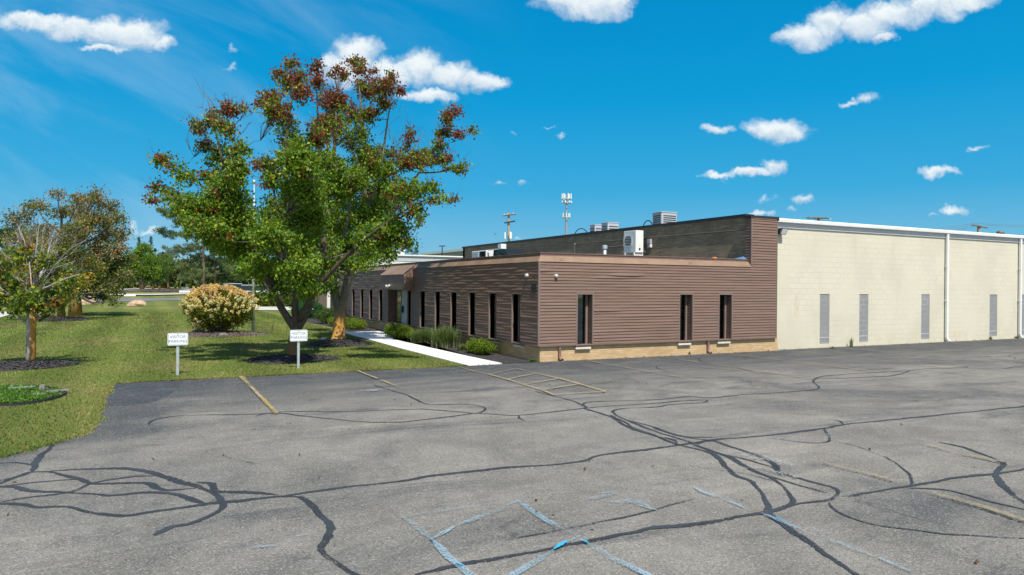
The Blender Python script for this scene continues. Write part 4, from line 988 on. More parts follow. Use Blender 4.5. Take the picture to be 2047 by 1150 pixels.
# ------------------------------------------------------------------ things on the roofs
def grille_box(name, c, w, dpt, h, label, cat, group=None, yaw=0.0, louvres=7, mat='hvac'):
    t = thing(name, c, label, cat, group); x, y, z = c
    mb = MB(); mb.box(x-w/2, x+w/2, y-dpt/2, y+dpt/2, z, z+h); mb.box(x-w/2-0.02, x+w/2+0.02, y-dpt/2-0.02, y+dpt/2+0.02, z+h, z+h+0.04); mb.build('casing', M[mat], t, bevel=0.01)
    mb = MB()
    for i in range(louvres):
        zz = z+h*(0.12+0.8*i/louvres)
        mb.box(x-w*0.38, x+w*0.44, y-dpt/2-0.012, y-dpt/2-0.002, zz, zz+h*0.05)
        mb.box(x-w/2-0.012, x-w/2-0.002, y-dpt*0.4, y+dpt*0.4, zz, zz+h*0.05)
    mb.build('grille', M['hvacdark'], t)
    for sx in (-1, 1): mb = MB(); mb.box(x+sx*w*0.4-0.05, x+sx*w*0.4+0.05, y-dpt/2, y+dpt/2, z-0.1, z-0.002); mb.build('rail', M['galv'], t)
    return t
def place_box(px0, px1, pyt, pyb, d): 
    a = atD(px0, pyb, d); b = atD(px1, pyb, d); top = atD((px0+px1)/2, pyt, d); return (a+b)/2, (b-a).length, top.z
c, w, zt = place_box(1312, 1357, 426, 447, 31.0); 
grille_box('rooftop_unit', (c.x, c.y+0.2, 4.72), w*0.86, w*0.62, zt-4.72, 'largest louvred grey rooftop unit, on the high roof by the smaller cable loop', 'rooftop unit', 'louvred units on the high roof')
c, w, zt = place_box(1204, 1235, 447, 462, 38.5)
grille_box('rooftop_unit', (c.x, c.y, 4.72), w*0.85, w*0.7, zt-4.72, 'louvred rooftop unit on the high roof, taller of the two close together', 'rooftop unit', 'louvred units on the high roof', louvres=6)
c, w, zt = place_box(1181, 1203, 451, 463, 41.0)
grille_box('rooftop_unit', (c.x, c.y, 4.72), w*0.85, w*0.8, zt-4.72, 'lowest louvred rooftop unit on the high roof, partly behind its neighbour', 'rooftop unit', 'louvred units on the high roof', louvres=6)
# split heat pump on the lower roof, standing by the dark brick wall
hx = 18.05; ha = onX(1247, 462, hx-0.0); hb = onX(1271, 462, hx); zb = onX(1258, 507, hx).z; zt = onX(1247, 463, hx).z
hp = thing('heat_pump', (hx+0.2, (ha.y+hb.y)/2, 3.12), 'tall white heat pump with round fan grille before the dark brick wall', 'heat pump')
hy0, hy1 = min(ha.y, hb.y), max(ha.y, hb.y); zb = max(zb, 3.22)
mb = MB(); mb.box(hx, hx+0.40, hy0, hy1, zb+0.03, zt); mb.build('casing', M['heatcase'] if 'hvac' in M and False else M['white_paint'], hp, bevel=0.015)
fy0, fy1, fz0, fz1 = hy0+0.28*(hy1-hy0), hy1-0.02, zb+0.30*(zt-zb), zt-0.20*(zt-zb)
mb = MB(); cyy, czz, rr = (fy0+fy1)/2, (fz0+fz1)/2, min(fy1-fy0, fz1-fz0)*0.5
mb.lathe((hx-0.012, cyy, czz), [(rr*0.98, 0.0), (rr*0.98, 0.010)], 24, 'x'); 
mb.build('fan_opening', M['hvacdark'], hp)
mb = MB(); mb.box(hx-0.025, hx-0.013, fy0, fy0+0.03, fz0, fz1); mb.box(hx-0.025, hx-0.013, fy1-0.03, fy1, fz0, fz1); mb.box(hx-0.025, hx-0.013, fy0, fy1, fz1-0.03, fz1); mb.box(hx-0.025, hx-0.013, fy0, fy1, fz0, fz0+0.03)
for i in range(1, 7): zz = fz0+(fz1-fz0)*i/7; mb.box(hx-0.024, hx-0.016, fy0, fy1, zz-0.008, zz+0.008)
mb.build('fan_guard', M['white_paint'], hp)
for yy in (hy0+0.1, hy1-0.1):
    mb = MB(); mb.box(hx-0.03, hx+0.43, yy-0.04, yy+0.04, zb-0.10, zb+0.028); mb.build('foot', M['white_paint'], hp)
mb = MB(); mb.lathe((hx+0.2, hy0, zb+0.18), [(0.045, -0.02), (0.045, -0.001)], 12, 'y'); mb.tube([(hx+0.44, hy0+0.1, zb+0.15), (hx+0.5, hy0+0.0, zb+0.05), (hx+0.7, hy0, 3.2), (UX, hy0-0.1, 3.5)], 0.03, 6); mb.build('pipes', M['black'], hp)
v = onX(1209, 500, 16.5)
vp = thing('vent_pipe', (16.5, v.y, 3.12), 'short shiny galvanised vent pipe on the lower roof beside the heat pump', 'vent pipe')
ztp = onX(1209, 490, 16.5).z
mb = MB(); mb.tube([(16.5, v.y, 3.12), (16.5, v.y, ztp-0.12)], 0.075, 14); mb.build('pipe', M['galv'], vp, smooth=True)
mb = MB(); mb.lathe((16.5, v.y, 0), [(0.11, ztp-0.16), (0.11, ztp-0.02), (0.03, ztp)], 14); mb.build('cap', M['galv'], vp, smooth=False)
e = onX(1298, 487, UX-0.06)
eb = thing('electrical_box', (UX-0.06, e.y, e.z-0.2), 'pale disconnect box on the dark brick wall right of the heat pump', 'electrical box')
mb = MB(); mb.box(UX-0.12, UX-0.003, e.y-0.13, e.y+0.1, e.z-0.02, e.z+0.18); mb.build('box', M['hvac'], eb, bevel=0.008)
mb = MB(); mb.box(UX-0.10, UX-0.003, e.y-0.12, e.y+0.08, e.z-0.17, e.z-0.03); mb.build('lower_box', M['white_paint'], eb, bevel=0.008)
# glazed rooftop unit near the far end of the lower roof
gx = 16.0; g0 = onX(943, 500, gx); g1 = onX(972, 499, gx); gt = onX(958, 501.5, gx).z
gu = thing('glazed_roof_box', (gx+0.5, g0.y-1, 3.12), 'boxy white rooftop housing with pale panes and a sloped dark hood', 'rooftop housing')
ya, yb = min(g0.y, g1.y), max(g0.y, g1.y)
mb = MB(); mb.box(gx, gx+1.2, ya, yb, 3.12, gt); mb.build('housing', M['white_paint'], gu, bevel=0.02)
mb = MB(); ym = ya+0.48*(yb-ya); mb.box(gx-0.02, gx-0.002, ya+0.1, ym-0.1, 3.2, gt-0.06); mb.build('dark_pane', M['glass'], gu)
mb = MB(); mb.box(gx-0.02, gx-0.002, ym+0.1, yb-0.1, 3.2, gt-0.06); mb.build('pale_pane', M['hvac'], gu)
yc = onX(1018, 505, gx).y
mb = MB(); mb.prism([(ya-0.5, 3.1), (yc, 3.1), (yc+0.6, gt-0.03), (ya-0.7, gt-0.02)], 'x', gx+0.1, gx+1.1); mb.build('hood', M['glass'], gu)
mb = MB(); yd = onX(997, 496, gx).y; mb.box(gx+0.05, gx+0.15, yd, ya-0.1, gt-0.03, gt+0.03); mb.box(gx+0.0, gx+0.3, yd-0.25, yd+0.1, gt-0.0, gt+0.25); mb.build('duct', M['white_paint'], gu)
# extension cord with orange plug, blue tarp, left on the low roof
o_ = onX(1428, 512, 18.2); 
mb = MB(); mb.tube([(18.25, o_.y+1.3, 3.28), (18.22, o_.y+0.7, 3.31), (18.2, o_.y+0.1, 3.29)], 0.018, 6); co = mb.build('power_cord', M['black'], base=(18.2, o_.y, 3.2), label='black cord with an orange plug end lying on the low roof by the parapet', cat='cord')
mb = MB(); mb.lathe((18.2, o_.y, 3.30), [(0.02, -0.10), (0.055, -0.08), (0.06, 0.06), (0.02, 0.1)], 12, 'y'); mb.build('plug', M['orange'], co, smooth=True)
mb = MB(); b_ = onX(1483, 515, 18.5); mb.v += [(18.5, b_.y+0.05, 3.262), (18.75, b_.y, 3.262), (18.75, b_.y+0.5, 3.262), (18.5, b_.y+0.55, 3.262), (18.7, b_.y+0.12, 3.36), (18.66, b_.y+0.3, 3.31)]
mb.f += [(0,1,4),(1,2,5,4),(2,3,5),(3,0,4,5),(3,2,1,0)]; mb.m += [0]*5; mb.build('blue_tarp', M['bluetarp'], base=(18.5, b_.y, 3.26), label='crumpled blue tarp on the low roof beside the raised brown panel', cat='tarp')
# round turbine vent on the cream building roof
t_ = atD(2000, 466, 46); zt = atD(2000, 462, 46).z
tv = thing('roof_vent', (t_.x, t_.y, 4.7), 'round grey roof vent on the cream building near the right edge of the photo', 'roof vent')
mb = MB(); mb.tube([(t_.x, t_.y, 4.7), (t_.x, t_.y, zt-0.2)], 0.15, 14); mb.build('neck', M['conduit'], tv)
mb = MB(); mb.lathe((t_.x, t_.y, 0), [(0.15, zt-0.25), (0.23, zt-0.2), (0.23, zt-0.05), (0.1, zt+0.03)], 18); mb.build('head', M['conduit'], tv, smooth=True)
# dome cameras and lamps on the siding
def dome(name, loc, n, label):
    t = thing(name, loc, label, 'camera', 'white dome cameras'); c = Vector(loc); n = Vector(n)
    mb = MB(); mb.tube([c, c+n*0.045], 0.055, 16); mb.build('mount', M['white_paint'], t)
    mb = MB(); prof = [(0.05*math.cos(a), 0.05*math.sin(a)) for a in [i*math.pi/12 for i in range(6)]]
    mb2 = MB(); P = [c+n*0.046]; mb2.tube([c+n*(0.046+0.05*math.sin(i*math.pi/14)) for i in range(7)], [0.052*math.cos(i*math.pi/14)+0.003 for i in range(7)], 16); mb2.build('dome', M['hvac'], t, smooth=True)
dc = onY(1112, 552, S-0.05); dome('dome_camera', (dc.x, S-0.02, dc.z), (0, -1, 0), 'white dome camera on the sunlit siding facing the parking lot')
dc = onX(1053, 551, WX-0.05); dome('dome_camera', (WX-0.02, dc.y, dc.z), (-1, 0, 0), 'white dome camera on the shaded siding near the corner')
lp = onX(777, 571, cxo-0.05)
wl = thing('twin_lamp', (cxo, lp.y, lp.z), 'small white twin-head lamp on the dark entrance canopy', 'lamp')
for s in (-0.12, 0.12):
    mb = MB(); mb.tube([(cxo-0.02, lp.y+s*0.4, lp.z), (cxo-0.14, lp.y+s, lp.z-0.03)], [0.03, 0.06], 12); mb.build('lamp_head', M['white_paint'], wl, smooth=False)
mb = MB(); mb.box(cxo-0.03, cxo-0.001, lp.y-0.06, lp.y+0.06, lp.z-0.05, lp.z+0.05); mb.build('bracket', M['white_paint'], wl)
pb = onX(1067, 577, WX-0.03)
mb = MB(); mb.box(WX-0.035, WX-0.018, pb.y-0.15, pb.y+0.15, pb.z-0.12, pb.z+0.12); mb.build('wall_plaque', M['black'], base=(WX, pb.y, pb.z), label='small dark plaque on the shaded siding by the building corner', cat='plaque')
# ------------------------------------------------------------------ foliage helpers
def nrmz(a): return a/np.maximum(1e-9, np.linalg.norm(a, axis=-1, keepdims=True))
def leaves(name, P, size, col, mat, parent, droop=0.6, width=0.33, outdir=None, kind=None):
    """P (n,3) leaf bases; every leaf a folded kite of two triangles"""
    n = len(P); d = nprng.normal(0, 1, (n, 3)); d[:, 2] -= droop*1.3
    if outdir is not None: d += outdir
    d = nrmz(d); s = nrmz(np.cross(d, nprng.normal(0, 1, (n, 3)))); u = np.cross(d, s)
    sz = (size*nprng.uniform(0.65, 1.25, n))[:, None]
    tip = P+d*sz; L = P+d*sz*0.45+s*sz*width+u*sz*0.08; Rr = P+d*sz*0.45-s*sz*width+u*sz*0.08
    V = np.concatenate([np.stack([P, L, tip], 1), np.stack([P, tip, Rr], 1)], 0)
    C = np.concatenate([col, col], 0)
    return tri_mesh(name, V, C, mat, parent, kind=kind)
def vary(base, n, v=0.25, hue=0.1):
    base = np.array(base); k = nprng.uniform(1-v, 1+v, (n, 1)); h = nprng.normal(0, hue, (n, 1))
    c = base*k; c = c*np.concatenate([1+h, 1+h*0.3, 1-h*0.5], 1); return np.clip(c, 0.004, 0.95)
def wig(P, amp, r=rnd):
    out = [P[0]]
    for p in P[1:-1]: out.append(p+Vector((r.gauss(0, amp), r.gauss(0, amp), r.gauss(0, amp))))
    return out+[P[-1]]
def limb_curve(a, b, up=0.25, n=6, amp=0.04):
    m = (b-a); out = []
    for i in range(n+1):
        t = i/n; p = a+m*t+Vector((0, 0, -1))*m.length*up*math.sin(math.pi*t)*0.35
        out.append(p)
    return wig(out, amp)
def fork(mb, p, d, L, r, depth, spread=0.6, segs=4, keep=None):
    n = 3; pts = [p]; q = p
    for i in range(n):
        d = (d+Vector((rnd.gauss(0, .12), rnd.gauss(0, .12), rnd.gauss(0, .10)))).normalized(); q = q+d*L/n; pts.append(q)
    mb.tube(pts, [r*(1-0.5*i/n) for i in range(n+1)], segs, cap=False)
    if keep is not None: keep.append((q, d))
    if depth > 0:
        for k in range(rnd.choice((2, 2, 3))):
            base = pts[rnd.randint(1, n)]; ax = Vector((rnd.gauss(0, 1), rnd.gauss(0, 1), rnd.gauss(0, 1))).normalized()
            nd_ = (d+ax*spread).normalized(); nd_.z += 0.15
            fork(mb, base, nd_.normalized(), L*rnd.uniform(.55, .8), r*0.55, depth-1, spread, max(3, segs-1), keep)
def sample_nodes(lines):
    out = []
    for pts, rad in lines:
        for a, b, ra, rb in zip(pts[:-1], pts[1:], rad[:-1], rad[1:]):
            k = max(1, int((b-a).length/0.15))
            for i in range(k): out.append((a.lerp(b, i/k), ra+(rb-ra)*i/k))
    return out
def traced_tree(name, base, limbs, blobs, D, label, cat, bark, twigmat, leafcol, group=None, leafsize=0.098, per=1.15, zspread=2.9, flare=None, redcol=(0.215, 0.055, 0.03), droop=0.7, extra_bare=()):
    """tree whose limbs and leaf masses were read off the photograph at distance D, given real depth"""
    t = thing(name, base, label, cat, group); base_px = None
    mb = MB(); lines = []; base_px = limbs[0][0][-1][0]
    for pts, rad in limbs:
        P = []
        for q in pts:
            if len(q) == 2: P.append(atD(q[0], q[1], D))
            else: P.append(atD(q[0], q[1], D+q[2]))
        if pts is limbs[0][0]:
            P[0] = Vector((base[0], base[1], -0.05))
        Ps = smooth_path(P, 0.22) if len(P) > 2 else P; k = len(Ps); cum = [i/(k-1)*(len(rad)-1) for i in range(k)]
        rr = [rad[min(int(c), len(rad)-1)]*(1-(c-int(c)))+rad[min(int(c)+1, len(rad)-1)]*(c-int(c)) for c in cum]
        mb.tube(Ps, rr, 12); lines.append((Ps, rr))
    mb.build('trunk', bark, t, smooth=True)
    nodes = sample_nodes(lines[0:] if len(lines) > 1 else lines)
    br = MB(); LP = []; LC = []; LS = []
    camf = np.array(_f)
    for bl in blobs:
        px, py, rx, ry, red = bl[:5]; lat = (px-(base_px or px))/FPX*D; rc = math.sqrt(max(0.3, zspread*zspread-lat*lat*0.8)); dz = bl[5] if len(bl) > 5 else rnd.uniform(-1, 1)*rc*(1.0 if rx > 20 else 0.6)
        c = atD(px, py, D+dz); s = (D+dz)/FPX; RX, RZ = rx*s, ry*s; RY = 0.8*(RX+RZ)/2+0.12
        cand = sorted(nodes, key=lambda n_: (n_[0]-c).length+max(0, n_[0].z-c.z+0.3)*2.5)[:6]
        nn = cand[rnd.randint(0, 2)]
        LC_ = limb_curve(nn[0], c, 0.3, max(3, int((c-nn[0]).length/0.35)), 0.05)
        r0 = min(nn[1]*0.45, 0.014+0.009*(c-nn[0]).length); k = len(LC_)
        br.tube(LC_, [max(0.006, r0*(1-0.75*i/(k-1))) for i in range(k)], 6, cap=False)
        if len(nodes) < 4000: nodes += [(LC_[i], r0*(1-0.6*i/(k-1))) for i in range(k//2, k)]
        nt = max(4, int(rx*ry/26*per*(1.6 if red > .4 else 1)))
        if red > .3:
            for _ in range(3):
                v = Vector((rnd.gauss(0, .6), rnd.gauss(0, .6), rnd.uniform(.1, 1.2))).normalized(); fork(br, LC_[rnd.randint(k//2, k-1)], v, (RX+RZ)*.75, .008, 2, .6)
        for _ in range(nt):
            v = Vector((rnd.gauss(0, 1), rnd.gauss(0, 1), rnd.gauss(0, 1))).normalized()*rnd.random()**0.42
            e = c + _r*(v.x*RX) + _f*(v.y*RY) + Vector((0, 0, 1))*(v.z*RZ)
            st = LC_[rnd.randint(k//2, k-1)]
            m = st.lerp(e, 0.55)+Vector((rnd.gauss(0, .04), rnd.gauss(0, .04), .05))
            br.tube([st, m, e], [0.008, 0.006, 0.003], 3, cap=False)
            nl = rnd.randint(16, 30); isred = rnd.random() < red*0.8
            cr = rnd.uniform(0.07, 0.13)
            for j in range(nl):
                q = e + Vector((rnd.gauss(0, cr), rnd.gauss(0, cr), rnd.gauss(0, cr*0.8)))
                if j > nl*0.75: q = m.lerp(e, rnd.random())+Vector((rnd.gauss(0, .05),)*3)
                LP.append(q[:]); LC.append(1.0 if isred else (0.55 if rnd.random() < red*0.5 else 0.0)); LS.append(rnd.random())
    for (a, b, L0, dep) in extra_bare:
        A = atD(a[0], a[1], D+(a[2] if len(a) > 2 else 0)); B = atD(b[0], b[1], D+(b[2] if len(b) > 2 else 0))
        fork(br, A, (B-A).normalized(), (B-A).length*0.6, 0.013, dep, 0.6)
    br.build('branches', twigmat, t, smooth=False)
    P = np.array(LP); n = len(P); w = np.array(LC)[:, None]; s_ = np.array(LS)[:, None]
    g = vary(leafcol, n, 0.35, 0.12); yl = vary((0.27, 0.33, 0.02), n, 0.3, 0.1); g = np.where(s_ > 0.72, yl, g)
    rr_ = vary(redcol, n, 0.35, 0.15); og = vary((0.25, 0.115, 0.035), n, 0.3, 0.1); rr_ = np.where(s_ > 0.72, og, rr_)
    mid = vary((0.19, 0.14, 0.04), n, 0.3, 0.1)
    col = np.where(w > 0.9, rr_, np.where(w > 0.3, mid, g))
    leaves('leaves', P, np.full(n, leafsize), col, M['leaf'], t, droop=droop)
    return t
# ------------------------------------------------------------------ the two callery pears
G1 = (0.115, 0.225, 0.018)
T1_limbs = [
 ([(590,722),(586,700),(588,675),(592,652)], [0.25, 0.175, 0.155, 0.15]),
 ([(590,658),(578,640),(560,612),(545,580),(528,540),(500,490),(470,430),(452,370),(440,300),(425,240),(415,200)], [0.125, 0.105, 0.095, 0.085, 0.075, 0.075, 0.06, 0.05, 0.035, 0.02, 0.01]),
 ([(592,655),(590,625),(590,600),(588,540),(582,470,.3),(576,400,.5),(572,330,.6),(575,260,.6),(585,190,.5),(590,135,.5)], [0.12, 0.09, 0.085, 0.08, 0.07, 0.07, 0.05, 0.035, 0.02, 0.01]),
 ([(594,658),(608,635,.1),(618,612,.2),(628,580,.5),(640,530,.8),(648,470,1.0),(646,400,1.2),(640,330,1.2),(636,250,1.2),(633,170,1.1)], [0.125, 0.11, 0.10, 0.085, 0.075, 0.065, 0.05, 0.04, 0.03, 0.012]),
 ([(528,540),(500,500,-.4),(460,460,-.8),(410,420,-1.0),(370,400,-1.0),(335,388,-1)], [0.08, 0.06, 0.05, 0.035, 0.025, 0.012]),
 ([(470,430),(430,395,.4),(390,360,.6),(350,335,.6),(320,320,.6)], [0.05, 0.04, 0.03, 0.02, 0.01]),
 ([(598,640),(640,570,-.4),(700,505,-.9),(760,455,-1.4),(815,418,-1.7),(862,395,-1.9)], [0.11, 0.085, 0.065, 0.05, 0.03, 0.012]),
 ([(588,560),(560,520,-1.0),(540,480,-1.6),(545,430,-2.0)], [0.06, 0.05, 0.04, 0.03])]
T1_blobs = [(319,318,19,12,.45),(351,333,18,12,.25),(370,355,20,20,.1),(314,374,16,9,.5),(302,397,12,9,.7),(342,389,20,13,.4,-1.6),(373,410,32,26,.12,-2.2),(418,352,16,14,.5),(396,251,15,17,.65),(422,232,15,16,.75),
 (459,217,15,14,.85),(482,213,12,9,.9),(448,254,20,20,.5),(415,292,18,13,.55),(437,311,26,24,.2),(474,300,22,22,.25),(467,333,32,28,.12),(456,374,44,34,.06),(415,415,44,30,.06,-1.8),(467,419,48,42,.02),
 (392,449,34,20,.12,-2.6),(437,464,42,30,.02,-2.2),(489,456,44,40,0),(460,500,36,24,.02),(510,500,40,36,0),(505,535,34,28,0),(540,560,30,28,0),(575,578,26,18,0),(610,572,32,24,0),(645,560,26,22,.02),(545,590,14,12,0),
 (534,329,28,20,.65),(542,354,24,24,.3),(587,299,34,34,.08),(572,262,26,28,.2),(557,221,26,24,.5),(527,206,12,9,.9),(542,191,16,13,.75),(575,165,18,17,.85),(560,146,14,12,1),(587,127,17,10,1),(598,154,15,15,.9),(605,183,18,20,.8),(631,131,12,12,1),(635,161,14,16,.9),
 (598,329,44,34,.05),(654,329,40,32,.1),(609,374,52,44,.02),(617,441,50,44,0),(560,420,44,40,.02),(540,470,40,36,0),(580,490,44,40,0),(635,494,48,40,0),(600,535,44,30,0),(560,530,30,24,0),(785,456,36,30,.06,-1.2),(815,382,40,26,.2,-1.6),(826,419,26,16,.25,-1.8),(863,374,26,11,.4,-1.9),(878,397,24,8,.35,-2.0),(747,479,46,36,0,-1.0),(810,487,24,11,.08,-1.4),(770,508,28,13,.02,-1.2),(655,250,24,24,.55),(646,247,22,22,.6),(635,277,26,24,.45)]
tree1 = traced_tree('pear_tree', (3.95, 21.9, 0), T1_limbs, T1_blobs + [(b[0]+rnd.uniform(-12,12), b[1]+rnd.uniform(-10,10), b[2]*.9, b[3]*.9, b[4]) for b in T1_blobs if b[2] > 30], 21.3,
 'large pear tree whose trunk forks into three limbs behind the right-hand visitor sign', 'tree', M['bark1'], M['twig'], G1, 'pear trees turning red at the top', per=1.15,
 extra_bare=[((430,215),(402,165),.6,3),((420,230),(385,190),.6,3),((445,230),(462,175),.6,3),((470,250),(505,205),.6,3),((400,280),(372,240),.6,2),((455,225),(440,180),.6,3),((470,280),(498,240),.5,3),((560,320),(540,285),.4,2),((600,200),(612,160),.4,3),((380,300),(370,262),.4,2),((500,440),(480,400,-1),.5,2),((590,450,-1),(555,415,-2),.6,3)])
T2_limbs = [
 ([(674,690),(677,670),(679,640),(680,612)], [0.36, 0.25, 0.22, 0.21]),
 ([(678,625),(672,600),(668,575),(664,540),(660,490),(655,430),(660,370),(668,300),(672,230),(678,150)], [0.17, 0.15, 0.14, 0.12, 0.12, 0.10, 0.075, 0.05, 0.03, 0.012]),
 ([(682,625),(688,595),(693,570),(700,535),(712,490),(722,440),(728,380),(728,310),(724,240),(716,150)], [0.165, 0.15, 0.14, 0.12, 0.12, 0.10, 0.08, 0.055, 0.035, 0.012]),
 ([(700,540),(730,500,.5),(765,455,.8),(800,400,.9),(838,345,.9),(870,300,.8),(890,250,.8),(905,222,.8)], [0.11, 0.09, 0.075, 0.06, 0.045, 0.03, 0.02, 0.01]),
 ([(722,440),(750,380,-.6),(765,310,-.8),(775,240,-.8),(788,170,-.8)], [0.08, 0.06, 0.045, 0.03, 0.012]),
 ([(765,455,.8),(810,430,-.2),(850,405,-.5),(890,395,-.5)], [0.05, 0.04, 0.03, 0.012]),
 ([(838,345,.9),(870,345,.2),(905,340,.2),(925,337,.2)], [0.04, 0.03, 0.02, 0.01]),
 ([(700,535),(670,500,-1.2),(690,460,-2),(700,410,-2.4)], [0.08, 0.06, 0.05, 0.03])]
T2_blobs = [(658,198,24,26,.8),(680,146,24,14,1),(710,124,20,10,1),(721,137,18,11,1),(747,142,9,7,1),(732,176,26,22,.75),(766,172,24,17,.9),(785,154,9,13,1),(800,180,12,10,1),(770,202,18,15,.75),(676,195,22,26,.9),(673,240,26,28,.65),
 (703,228,22,24,.35),(740,228,24,18,.5),(718,266,20,24,.15),(691,277,26,26,.3),(729,312,34,30,.2),(774,307,22,18,.35),(766,344,36,26,.2),(815,322,36,20,.35),(818,269,14,12,.9),(811,292,10,12,.7),(856,314,34,18,.35),(878,292,16,12,.45),
 (886,266,17,13,.65),(897,240,14,13,.8),(890,225,9,11,.9),(912,221,13,11,1),(923,269,16,7,.9),(948,260,9,8,1),(890,318,14,11,.5),(923,337,22,9,.45),(897,335,18,8,.35),(908,400,15,6,.45),
 (766,408,42,36,.08),(721,427,52,42,.02),(673,441,46,42,0),(676,374,46,38,.04),(691,494,50,38,0),(700,360,44,36,.06),(760,380,36,30,.1),(728,520,34,20,0),(690,530,34,22,0),(660,535,30,20,0),(655,575,20,16,.05),(820,478,14,9,.15),(838,440,14,10,.3)]
tree2 = traced_tree('pear_tree', (6.42, 26.75, 0), T2_limbs, T2_blobs + [(b[0]+rnd.uniform(-12,12), b[1]+rnd.uniform(-10,10), b[2]*.9, b[3]*.9, b[4]) for b in T2_blobs if b[2] > 32], 26.84,
 'pear tree with orange lichen on its thick trunk, standing nearest the walkway', 'tree', M['bark2'], M['twig'], G1, 'pear trees turning red at the top', per=1.2, zspread=3.1, leafsize=0.108,
 extra_bare=[((740,260),(760,205),.6,3),((760,270),(800,215),.6,3),((800,300),(830,250),.5,3),((835,300),(855,250),.5,3),((700,290),(690,240),.6,3),((780,280),(770,225),.6,3),((745,225),(752,185),.6,2),((820,290),(818,235),.5,3),((700,250),(710,200),.5,3),((720,330,-2),(680,280,-2),.6,3),((790,330),(770,270),.6,3),((850,330),(880,285),.4,2)])
# stones at the trunk feet
def stone(name, c, r, mat, label, group=None, sq=(1, .8, .6), seed=0):
    rr = random.Random(seed+17); mb = MB(); N, K = 12, 7
    ph = [rr.uniform(0, 6) for _ in range(4)]
    prof = []
    for k in range(K+1):
        th = math.pi*k/K
        for i in range(N):
            a = 2*math.pi*i/N; q = 1+0.16*math.sin(2*a+ph[0]+th)+0.12*math.sin(3*a+ph[1]-2*th)+rr.uniform(-.05, .05)
            x, y, z = math.sin(th)*math.cos(a)*q, math.sin(th)*math.sin(a)*q, math.cos(th)*(1+0.1*math.sin(2*a+ph[2]))
            mb.v.append((c[0]+x*r*sq[0], c[1]+y*r*sq[1], c[2]+max(-0.3, z)*r*sq[2]))
    for k in range(K):
        for i in range(N):
            a = k*N+i; b = k*N+(i+1) % N; mb.f.append((a, a+N, b+N, b)); mb.m.append(0)
    return mb.build(name, mat, base=(c[0], c[1], c[2]), smooth=False, bevel=0.0, label=label, cat='rock' if 'rock' in name or 'stone' in name else 'boulder', group=group)
p = G(646, 684, 0); stone('stone', (p.x-0.0, p.y, 0.12), 0.09, M['offwhite_wall'], 'pale stone at the left foot of the lichened pear trunk', seed=1)
p = G(573, 722, 0); stone('stone', (p.x, p.y, 0.08), 0.11, M['rockgrey'], 'pale grey stone at the foot of the fork-trunked pear', seed=2)
p = G(664, 690, 0); stone('stone', (p.x, p.y, 0.16), 0.1, M['rockgrey'], 'dark stone in front of the lichened pear trunk', seed=3)
p = G(395, 670, 0); stone('rock', (p.x, p.y, 0.12), 0.24, M['conduit'], 'dark rock at the left foot of the blooming hydrangea', seed=4)
p = G(447, 675, 0); stone('rock', (p.x, p.y, 0.10), 0.17, M['conduit'], 'grey rock below the middle of the hydrangea', seed=5)
# ------------------------------------------------------------------ the young maple at the left (bare grey top, green skirt)
G3 = (0.12, 0.185, 0.03)
T3_limbs = [([(62,728),(62,690),(63,650),(64,612)], [0.135, 0.115, 0.11, 0.13]),
 ([(64,618),(66,590),(69,560),(71,520),(74,480),(80,440)], [0.07, 0.032, 0.024, 0.018, 0.012, 0.006]),
 ([(63,612),(52,585,-.3),(40,560,-.6),(18,520,-.8),(-12,485,-1)], [0.028, 0.02, 0.015, 0.010, 0.005]),
 ([(66,600),(62,560,.3),(58,520,.5),(48,480,.6),(35,450,.7)], [0.026, 0.018, 0.014, 0.010, 0.005]),
 ([(68,590),(90,560,-.3),(115,525,-.6),(140,498,-.8),(172,480,-.9)], [0.026, 0.018, 0.014, 0.010, 0.005]),
 ([(69,575),(85,540,.4),(98,500,.5),(105,470,.6)], [0.04, 0.03, 0.02, 0.01]),
 ([(68,585),(100,572,-.4),(130,558,-.6),(160,548,-.7)], [0.035, 0.03, 0.02, 0.01]),
 ([(64,605),(40,600,-.3),(15,590,-.5),(-15,580,-.6)], [0.035, 0.03, 0.02, 0.01])]
T3_blobs = [(20,590,30,16,.04),(55,600,26,12,.1),(0,610,22,10,.05),(40,572,30,14,.15),(10,560,26,16,.05),(95,598,18,11,.05),(112,585,26,14,.15),(80,620,14,8,.05),(-15,585,20,16,.0),(105,567,22,9,.25),(56,566,8,7,.95),(135,575,20,10,.25),(25,615,20,8,.05),(90,612,14,8,0),(0,545,20,12,.3),(120,605,12,9,.1),(70,590,26,14,.1),(40,615,14,8,.05),(30,520,24,14,.2),(98,522,26,14,.25),(58,500,20,12,.3),(135,535,18,12,.2),(5,505,18,12,.2),(150,560,18,9,.2)]
tree3 = traced_tree('maple_tree', (-2.84, 23.25, 0), T3_limbs, T3_blobs, 19.2, 'thin maple with orange-streaked trunk, bare grey top and low green leaves', 'tree', M['bark3'], M['twiggrey'], G3,
 leafsize=0.135, per=0.6, zspread=1.0, redcol=(0.30, 0.15, 0.05),
 extra_bare=[((70,540),(60,470),.5,4),((72,520),(95,460),.5,4),((55,530,.5),(30,465,.5),.5,4),((30,535,-.6),(-10,500,-1),.5,4),((110,530,-.6),(150,485,-1),.5,4),((95,505,.5),(110,450,.6),.5,4),((130,560,-.6),(175,540,-.6),.5,4),((75,490),(80,440),.4,4),((45,480,.6),(30,430,.6),.5,4),((70,560),(130,520,1),.5,4),((60,570),(10,530,1),.5,4),((100,540,-.3),(160,510,-1),.5,3),((20,590,-.5),(-20,560,-.5),.4,3),((85,540,.4),(120,480,1.2),.5,4),((62,590),(20,540,.3),.5,4),((66,600),(110,560,.5),.5,4),((70,570),(75,500,.8),.5,4),((50,550,-.4),(5,500,-1.2),.5,4),((80,530),(130,470,.3),.5,4),((68,580),(40,500,.2),.5,4)])
